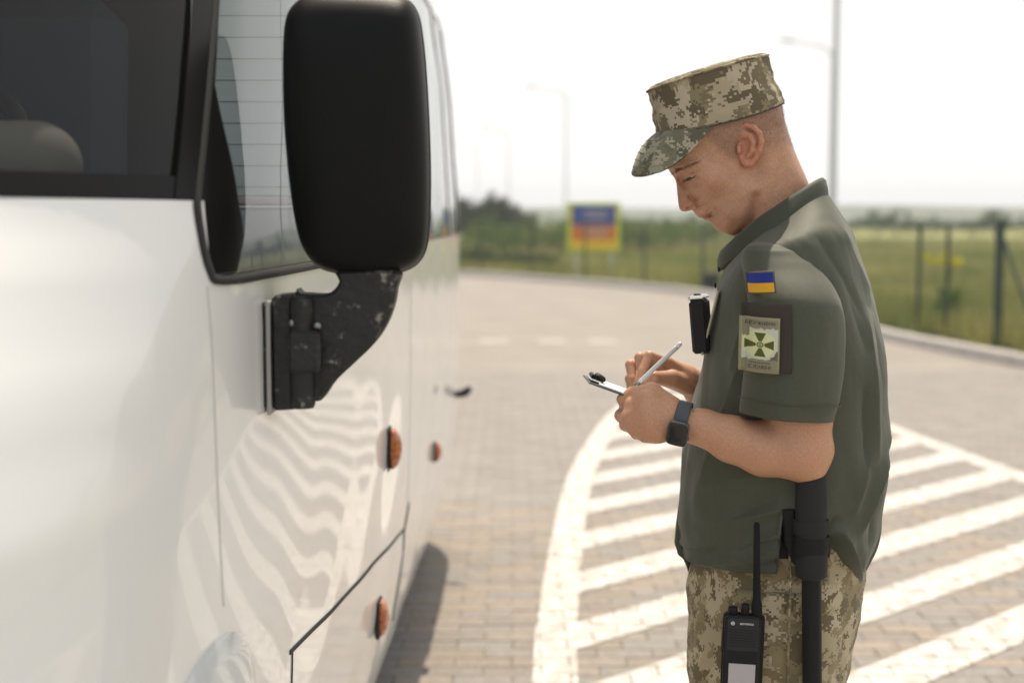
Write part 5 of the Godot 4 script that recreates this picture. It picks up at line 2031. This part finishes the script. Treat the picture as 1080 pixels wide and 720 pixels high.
	# trousers
	var keys: Array = [[Vector3(-0.1399, 1.0390, 0.0000), Vector3(0.1640, 1.0390, 0.0000), 0.155, 0.0], [Vector3(-0.1517, 0.9945, 0.0000), Vector3(0.1616, 0.9891, 0.0000), 0.165, 0.0], [Vector3(-0.1633, 0.9318, 0.0000), Vector3(0.1542, 0.9229, 0.0000), 0.178, 0.0], [Vector3(-0.1680, 0.8780, 0.0000), Vector3(0.1501, 0.8690, 0.0000), 0.184, 0.0], [Vector3(-0.1691, 0.8149, 0.0000), Vector3(0.1443, 0.8058, 0.0000), 0.186, 0.0], [Vector3(-0.1683, 0.7424, 0.0000), Vector3(0.1335, 0.7333, 0.0000), 0.184, 0.0], [Vector3(-0.1641, 0.6879, 0.0000), Vector3(0.1205, 0.6751, 0.0000), 0.178, 0.0], [Vector3(-0.1477, 0.6514, 0.0000), Vector3(0.1053, 0.6331, 0.0000), 0.165, 0.0]]
	var nz := FastNoiseLite.new()
	nz.frequency = 6.5
	nz.seed = 31
	nz.fractal_octaves = 3
	var rows := []
	for e in spline_rows(keys, 5):
		var rr := hoop(e[0], e[1], e[2], 0.0, 120, 2.3)
		var mid: Vector3 = (e[0] + e[1]) * 0.5
		for j in rr.size():
			var o: Vector3 = ((rr[j] - mid) * Vector3(1, 0, 1)).normalized()
			rr[j] += o * nz.get_noise_3d(rr[j].x, rr[j].y * 1.2, rr[j].z) * 0.012
		rows.append(rr)
	var tr := part(man, "trousers", skin(rows, true, true, true), M.camo)
	for s in [1.0, -1.0]:
		var lr := []
		for e in [[0.90, -0.02, 0.105, 0.095], [0.80, -0.02, 0.116, 0.100], [0.70, -0.022, 0.114, 0.098], [0.55, -0.025, 0.095, 0.088], [0.45, -0.022, 0.088, 0.082], [0.30, 0.0, 0.085, 0.08], [0.16, 0.012, 0.078, 0.075], [0.12, 0.012, 0.072, 0.07]]:
			lr.append([Vector3(e[1] - e[2], e[0], 0.095 * s), Vector3(e[1] + e[2], e[0], 0.095 * s), e[3], 0.0])
		var legs := []
		for e in spline_rows(lr, 6):
			var rr := ring((e[0] + e[1]) * 0.5, Vector3((e[1].x - e[0].x) * 0.5, 0, 0), Vector3(0, 0, e[2]), 72)
			for j in rr.size():
				var o: Vector3 = ((rr[j] - (e[0] + e[1]) * 0.5) * Vector3(1, 0, 1)).normalized()
				rr[j] += o * nz.get_noise_3d(rr[j].x, rr[j].y * 1.3, rr[j].z) * 0.014
			legs.append(rr)
		part(tr, "trouser_leg", skin(legs, true, true, true), M.camo)
		# boots
		var bc := []
		chain(bc, [[Vector3(0.01, 0.22, 0.095 * s), 0.058], [Vector3(0.015, 0.10, 0.095 * s), 0.052], [Vector3(0.03, 0.055, 0.095 * s), 0.048]], 0.03)
		chain(bc, [[Vector3(0.03, 0.055, 0.095 * s), 0.048], [Vector3(-0.10, 0.05, 0.095 * s), 0.046], [Vector3(-0.18, 0.042, 0.10 * s), 0.040]], 0.03)
		part(man, "boot", nets(bc, 0.012), M.boot)
	# pocket flap and side seam on the near hip
	part(tr, "side_seam", tube([Vector3(-0.0228, 1.0113, 0.1950), Vector3(-0.0215, 0.9144, 0.2050), Vector3(-0.0236, 0.8154, 0.2080), Vector3(-0.0255, 0.7317, 0.2080)], [0.0025], 6), M.camo)
	# belt
	var bl := []
	for e in [[748, 545, 914, 548], [746, 544, 916, 547], [746, 566, 915, 569], [748, 567, 913, 570]]:
		bl.append(hoop(cq2(e[0], e[1]), cq2(e[2], e[3]), 0.184, 0.0, 90))
	part(man, "belt", skin(bl, true), M.leather)

func cq2(px: float, py: float) -> Vector3:
	return Vector3((px - 828.5) / 577.0, 1.55 - (py - 228.0) / 577.0, 0.0)

# ---------------------------------------------------------------- sleeve patches

func glyph(im: Image, rows: Array, x: int, y: int, s: int, c: Color) -> int:
	for j in rows.size():
		for i in rows[j].length():
			if rows[j][i] == "#":
				im.fill_rect(Rect2i(x + i * s, y + j * s, s, s), c)
	return x + (rows[0].length() + 1) * s

func letters(im: Image, word: String, y: int, s: int, c: Color) -> void:
	var f := {
		"Д": [" ### ", " # # ", " # # ", " # # ", "#####", "#   #"], "Е": ["####", "#   ", "### ", "#   ", "#   ", "####"], "Р": ["### ", "#  #", "#  #", "### ", "#   ", "#   "],
		"Ж": ["# # #", "# # #", " ### ", " ### ", "# # #", "# # #"], "А": [" ## ", "#  #", "#  #", "####", "#  #", "#  #"], "В": ["### ", "#  #", "### ", "#  #", "#  #", "### "],
		"Н": ["#  #", "#  #", "####", "#  #", "#  #", "#  #"], "П": ["####", "#  #", "#  #", "#  #", "#  #", "#  #"], "И": ["#  #", "#  #", "# ##", "## #", "#  #", "#  #"],
		"К": ["#  #", "# # ", "##  ", "##  ", "# # ", "#  #"], "О": [" ## ", "#  #", "#  #", "#  #", "#  #", " ## "], "С": [" ###", "#   ", "#   ", "#   ", "#   ", " ###"],
		"Л": [" ###", " # #", " # #", " # #", " # #", "#  #"], "У": ["#  #", "#  #", " ###", "   #", "   #", "### "], "Б": ["####", "#   ", "### ", "#  #", "#  #", "### "]}
	var w := -s
	for ch in word:
		w += (f[ch][0].length() + 1) * s
	var x := (im.get_width() - w) / 2
	for ch in word:
		x = glyph(im, f[ch], x, y, s, c)

func patches(shirt: Node3D) -> void:
	# flag
	var im := Image.create(64, 56, false, Image.FORMAT_RGB8)
	im.fill(Color(0.36, 0.34, 0.27))
	im.fill_rect(Rect2i(4, 4, 56, 25), Color(0.07, 0.17, 0.55))
	im.fill_rect(Rect2i(4, 29, 56, 23), Color(0.90, 0.66, 0.12))
	var fm := mat(Color(1, 1, 1), 0.7)
	fm.albedo_texture = ImageTexture.create_from_image(im)
	var f := part(shirt, "flag_patch", patch_mesh(Vector2(-0.0884, 1.4411), Vector2(0.0195, 0.0185), 0.09, 0.003), fm)
	f.set_meta("label", "small blue over yellow flag patch on the sleeve")
	# hook-and-loop field
	part(shirt, "velcro_field", patch_mesh(Vector2(-0.0784, 1.3500), Vector2(0.035, 0.057), 0.02, 0.0022), M.velcro)
	# emblem
	var e := Image.create(112, 184, false, Image.FORMAT_RGB8)
	var edge := Color(0.62, 0.59, 0.47)
	var dark := Color(0.25, 0.24, 0.19)
	var cream := Color(0.86, 0.86, 0.66)
	var olive := Color(0.33, 0.36, 0.14)
	e.fill(edge)
	e.fill_rect(Rect2i(6, 6, 100, 172), Color(0.55, 0.53, 0.43))
	# pale torn-edged ground behind the cross, dark corner below right
	var nz := FastNoiseLite.new()
	nz.seed = 2
	nz.frequency = 0.06
	for y in range(34, 146):
		for x in range(6, 106):
			var wv := nz.get_noise_2d(x, y) * 14.0
			var inn := y > 36 + wv * 0.5 + (26.0 if x < 28 else 0.0) and y < 140 + wv * 0.4
			if inn:
				var c := Color(0.80, 0.80, 0.74) if Vector2(x - 52, y - 88).length() > 46 else cream
				if x + y > 216 + wv:
					c = Color(0.40, 0.38, 0.31)
				e.set_pixel(x, y, c)
	# cross with flared arms
	for y in 184:
		for x in 112:
			var q := Vector2(x - 54, y - 90)
			for a in 4:
				var t := q.rotated(PI * 0.5 * a)
				if t.y < -11.0 and t.y > -40.0 and absf(t.x) < 4.0 + (-t.y - 11.0) * 0.42:
					e.set_pixel(x, y, olive)
			if absf(q.length() - 8.0) < 1.6:
				e.set_pixel(x, y, olive)
			if q.length() < 5.5 and (absf(q.x) < 1.2 or absf(absf(q.x) - 4.0) < 1.0 or absf(q.y - 2.0) < 1.0):
				e.set_pixel(x, y, olive)
	letters(e, "ДЕРЖАВНА", 13, 2, dark)
	letters(e, "ПРИКОРДОННА", 148, 1, dark)
	letters(e, "СЛУЖБА", 159, 2, dark)
	var em := mat(Color(1, 1, 1), 0.8)
	em.albedo_texture = ImageTexture.create_from_image(e)
	var p := part(shirt, "emblem_patch", patch_mesh(Vector2(-0.0899, 1.3383), Vector2(0.0275, 0.0455), -0.01, 0.0085), em)
	p.set_meta("label", "cream and khaki emblem patch with a flared olive cross")

# ---------------------------------------------------------------- things he carries
func basis_from(x: Vector3, y: Vector3) -> Basis:
	x = x.normalized()
	var z := x.cross(y).normalized()
	return Basis(x, z.cross(x), z)

func build_gear() -> void:
	# clipboard
	var a := Vector3(0.1316, 1.2617, -2.5150)
	var b := Vector3(0.2772, 1.2090, -2.5150)
	var cb := thing("clipboard", "small clipboard with white paper and a metal clip held in the left hand", "clipboard", (a + b) * 0.5)
	cb.basis = basis_from(b - a, Vector3(0, 1, -0.035))
	var L := a.distance_to(b)
	part(cb, "board", bbox(Vector3(L, 0.003, 0.165), 0.001), mat(lin(0.05, 0.05, 0.055), 0.5))
	part(cb, "paper", bbox(Vector3(L - 0.022, 0.0024, 0.155), 0.0004), M.paper, Vector3(0.008, 0.0031, 0.001))
	var clip := part(cb, "clip", bbox(Vector3(0.020, 0.004, 0.075), 0.0015), M.chrome, Vector3(-L * 0.5 + 0.013, 0.0050, 0.02))
	part(clip, "clip_lever", bbox(Vector3(0.017, 0.010, 0.055), 0.003), M.black_plastic, Vector3(0.008, 0.007, 0.0), Vector3(0, 0, -0.15))
	part(clip, "clip_spring", tube([Vector3(-0.006, 0.006, -0.03), Vector3(-0.006, 0.006, 0.034)], [0.0042], 10), M.black_plastic)
	# pen
	var tip := Vector3(0.2166, 1.2302, -2.5920)
	var top := Vector3(0.3072, 1.3150, -2.6000)
	var pen := thing("pen", "slim pale ballpoint pen held in the writing hand", "pen", tip)
	pen.basis = basis_from(Vector3(0, 0, 1).cross(top - tip), top - tip)
	var pl := tip.distance_to(top)
	part(pen, "barrel", lathe([Vector2(0.0028, 0.022), Vector2(0.0044, 0.028), Vector2(0.0046, pl - 0.012), Vector2(0.0046, pl - 0.006)], 14), M.pen)
	part(pen, "point", lathe([Vector2(0.0006, 0.0), Vector2(0.0012, 0.004), Vector2(0.0032, 0.016), Vector2(0.0036, 0.024)], 12), M.steel)
	part(pen, "end_cap", lathe([Vector2(0.0046, pl - 0.006), Vector2(0.0044, pl + 0.002), Vector2(0.003, pl + 0.005), Vector2(0.0004, pl + 0.006)], 12), mat(Color(0.9, 0.9, 0.9), 0.25))
	# watch
	var c0 := Vector3(0.2911, 1.1959, -2.4180)
	var ax := (Vector3(0.3282, 1.1874, -2.4150) - Vector3(0.2615, 1.2016, -2.4300)).normalized()
	var wt := thing("wrist_watch", "dark square smart watch on a grey strap round the left wrist", "watch", c0)
	wt.basis = Basis()
	var face := (Vector3(-0.62, -0.16, 0.76) - ax * ax.dot(Vector3(-0.62, -0.16, 0.76))).normalized()
	var up := ax.cross(face).normalized()
	var rows := []
	for e in [[-0.0115, 0.033], [-0.012, 0.0370], [-0.010, 0.0384], [0.010, 0.0384], [0.012, 0.0370], [0.0115, 0.033]]:
		rows.append(ring(ax * e[0], face * e[1], up * e[1] * 1.03, 48))
	part(wt, "strap", skin(rows, true), M.watch_strap)
	part(wt, "buckle", bbox(Vector3(0.020, 0.014, 0.004), 0.001), M.watch_case).transform = Transform3D(Basis(ax, up, face), -face * 0.0385)
	var case := Transform3D(Basis(ax, up, face), face * 0.0410)
	var rr := []
	for e in [[0.92, -0.005], [1.0, -0.003], [1.0, 0.0035], [0.95, 0.0055]]:
		rr.append(ring(Vector3(0, 0, e[1]), Vector3(0.0185 * e[0], 0, 0), Vector3(0, 0.0225 * e[0], 0), 40, 4.5))
	part(wt, "case", skin(rr, true, true, true), M.watch_case).transform = case
	rr = []
	for e in [[0.93, 0.0050], [0.93, 0.0064], [0.86, 0.0074], [0.5, 0.0078]]:
		rr.append(ring(Vector3(0, 0, e[1]), Vector3(0.0185 * e[0], 0, 0), Vector3(0, 0.0225 * e[0], 0), 40, 4.5))
	part(wt, "screen", skin(rr, true, true, true), M.screen_glass).transform = case
	part(wt, "crown_button", lathe([Vector2(0, 0), Vector2(0.003, 0), Vector2(0.003, 0.002), Vector2(0, 0.0022)], 10), M.watch_case).transform = case * Transform3D(Basis(Vector3(0, 0, 1), -PI / 2), Vector3(0.0185, 0.006, 0))
	# body camera on the chest
	var bc := thing("body_camera", "black body camera with silver top clipped to the shirt front", "camera", Vector3(0.3412, 1.3064, -2.5350), -0.28)
	part(bc, "case", bbox(Vector3(0.030, 0.095, 0.058), 0.005), M.black_plastic, Vector3(-0.003, 0.048, 0), Vector3(0, 0, 0.09))
	part(bc, "top_plate", bbox(Vector3(0.031, 0.010, 0.056), 0.004), M.chrome, Vector3(-0.008, 0.099, 0), Vector3(0, 0, 0.09))
	part(bc, "button", lathe([Vector2(0, 0), Vector2(0.007, 0), Vector2(0.007, 0.002), Vector2(0.005, 0.003), Vector2(0, 0.003)], 14), M.black_matt, Vector3(-0.009, 0.103, 0.008))
	part(bc, "lens", lathe([Vector2(0, 0), Vector2(0.010, 0), Vector2(0.010, 0.003), Vector2(0.006, 0.002), Vector2(0, 0.002)], 18), M.screen_glass, Vector3(-0.0185, 0.075, 0), Vector3(0, 0, PI / 2 + 0.09))
	part(bc, "clip", bbox(Vector3(0.004, 0.118, 0.030), 0.0015), mat(Color(0.72, 0.68, 0.58), 0.5), Vector3(0.0165, 0.055, 0.012), Vector3(0, 0, -0.235))
	# radio on the belt
	var rd := thing("two_way_radio", "black two way radio with antenna clipped on the near hip", "radio", Vector3(0.3896, 0.7269, -2.3720), -0.12)
	rd.rotation.z = -0.03
	part(rd, "case", bbox(Vector3(0.062, 0.148, 0.034), 0.006), M.black_plastic, Vector3(0, 0.074, 0))
	part(rd, "frame", bbox(Vector3(0.070, 0.150, 0.026), 0.005), M.black_matt, Vector3(0.002, 0.073, -0.006))
	for k in 7:
		part(rd, "grille_slot", bbox(Vector3(0.044, 0.0016, 0.0012), 0.0003), M.seam, Vector3(0, 0.098 + k * 0.0046, 0.0172))
	part(rd, "front_panel", bbox(Vector3(0.052, 0.056, 0.0022), 0.002), M.trim_matt, Vector3(0, 0.117, 0.0160))
	part(rd, "label_plate", bbox(Vector3(0.045, 0.062, 0.0016), 0.001), mat(Color(0.70, 0.67, 0.67), 0.6), Vector3(0.001, 0.036, 0.0172))
	var tm := TextMesh.new()
	var fnt := SystemFont.new()
	fnt.font_names = PackedStringArray(["Droid Sans"])
	fnt.font_weight = 700
	tm.font = fnt
	tm.text = "MOTOROLA"
	tm.font_size = 24
	tm.pixel_size = 0.0042 / 24.0 
	tm.depth = 0.0004
	part(rd, "lettering", tm, M.white_print, Vector3(0.006, 0.1365, 0.0175))
	var disc := []
	for e in [[0.0032, 0.0], [0.0032, 0.0006], [0.0022, 0.0006], [0.0022, 0.0]]:
		disc.append(ring(Vector3(0, 0, e[1]), Vector3(e[0], 0, 0), Vector3(0, e[0], 0), 20))
	part(rd, "round_mark", skin(disc, true), M.white_print, Vector3(-0.0175, 0.1365, 0.0172))
	part(rd, "round_mark_core", bbox(Vector3(0.0026, 0.0018, 0.0008), 0.0002), M.white_print, Vector3(-0.0175, 0.1365, 0.0174))
	part(rd, "channel_knob", lathe([Vector2(0.0, 0.0), Vector2(0.0085, 0.0), Vector2(0.0085, 0.012), Vector2(0.007, 0.0135), Vector2(0.0, 0.0135)], 14), M.black_plastic, Vector3(-0.018, 0.147, 0.0))
	part(rd, "volume_knob", lathe([Vector2(0.0, 0.0), Vector2(0.0075, 0.0), Vector2(0.007, 0.018), Vector2(0.0055, 0.020), Vector2(0.0, 0.020)], 14), M.black_plastic, Vector3(0.003, 0.147, 0.0))
	part(rd, "antenna", lathe([Vector2(0.0095, 0.0), Vector2(0.009, 0.022), Vector2(0.0068, 0.03), Vector2(0.0058, 0.10), Vector2(0.0052, 0.158), Vector2(0.003, 0.162), Vector2(0.0, 0.162)], 14), M.black_matt, Vector3(0.023, 0.146, -0.002), Vector3(0, 0, 0.045))
	part(rd, "side_button", bbox(Vector3(0.004, 0.035, 0.012), 0.0015), M.rubber, Vector3(-0.033, 0.10, 0.003))
	# baton and its holder
	var bt := thing("baton", "long black police baton hanging in a belt loop below the elbow", "baton", Vector3(0.5199, 0.6333, -2.3850))
	bt.basis = Basis(Vector3(0, 0, 1), 0.026)
	part(bt, "shaft", lathe([Vector2(0.0, -0.26), Vector2(0.014, -0.258), Vector2(0.0165, -0.25), Vector2(0.0168, 0.32), Vector2(0.0168, 0.335)], 24), M.black_plastic)
	part(bt, "grip", lathe([Vector2(0.0175, 0.30), Vector2(0.0265, 0.305), Vector2(0.0275, 0.33), Vector2(0.0272, 0.362), Vector2(0.0265, 0.363), Vector2(0.0265, 0.366), Vector2(0.0272, 0.367), Vector2(0.0262, 0.42), Vector2(0.0255, 0.485), Vector2(0.024, 0.492), Vector2(0.010, 0.495), Vector2(0.0, 0.495)], 28), M.grip)
	var ho := thing("baton_holder", "black leather belt loop wrapped round the baton", "holder", Vector3(0.5034, 0.9460, -2.3880))
	var hr := []
	for e in [[0.0, 0.021], [0.0, 0.0235], [0.012, 0.026], [0.035, 0.0305], [0.060, 0.0315], [0.062, 0.0305]]:
		hr.append(ring(Vector3(0.007, e[0], 0), Vector3(e[1], 0, 0), Vector3(0, 0, e[1]), 28))
	part(ho, "loop", skin(hr, true), M.leather)
	var h2 := []
	for e in [[0.068, 0.0285], [0.067, 0.0302], [0.082, 0.0310], [0.090, 0.0306], [0.0905, 0.0285]]:
		h2.append(ring(Vector3(0.0065, e[0], 0), Vector3(e[1], 0, 0), Vector3(0, 0, e[1]), 28))
	part(ho, "ring", skin(h2, true), M.grip)
	var bp := PackedVector2Array([Vector2(-0.042, 0.105), Vector2(-0.020, 0.108), Vector2(-0.010, 0.0), Vector2(-0.022, 0.012), Vector2(-0.036, 0.045)])
	part(ho, "strap", extrude(bp, -0.030, -0.004, 0.003), M.leather)
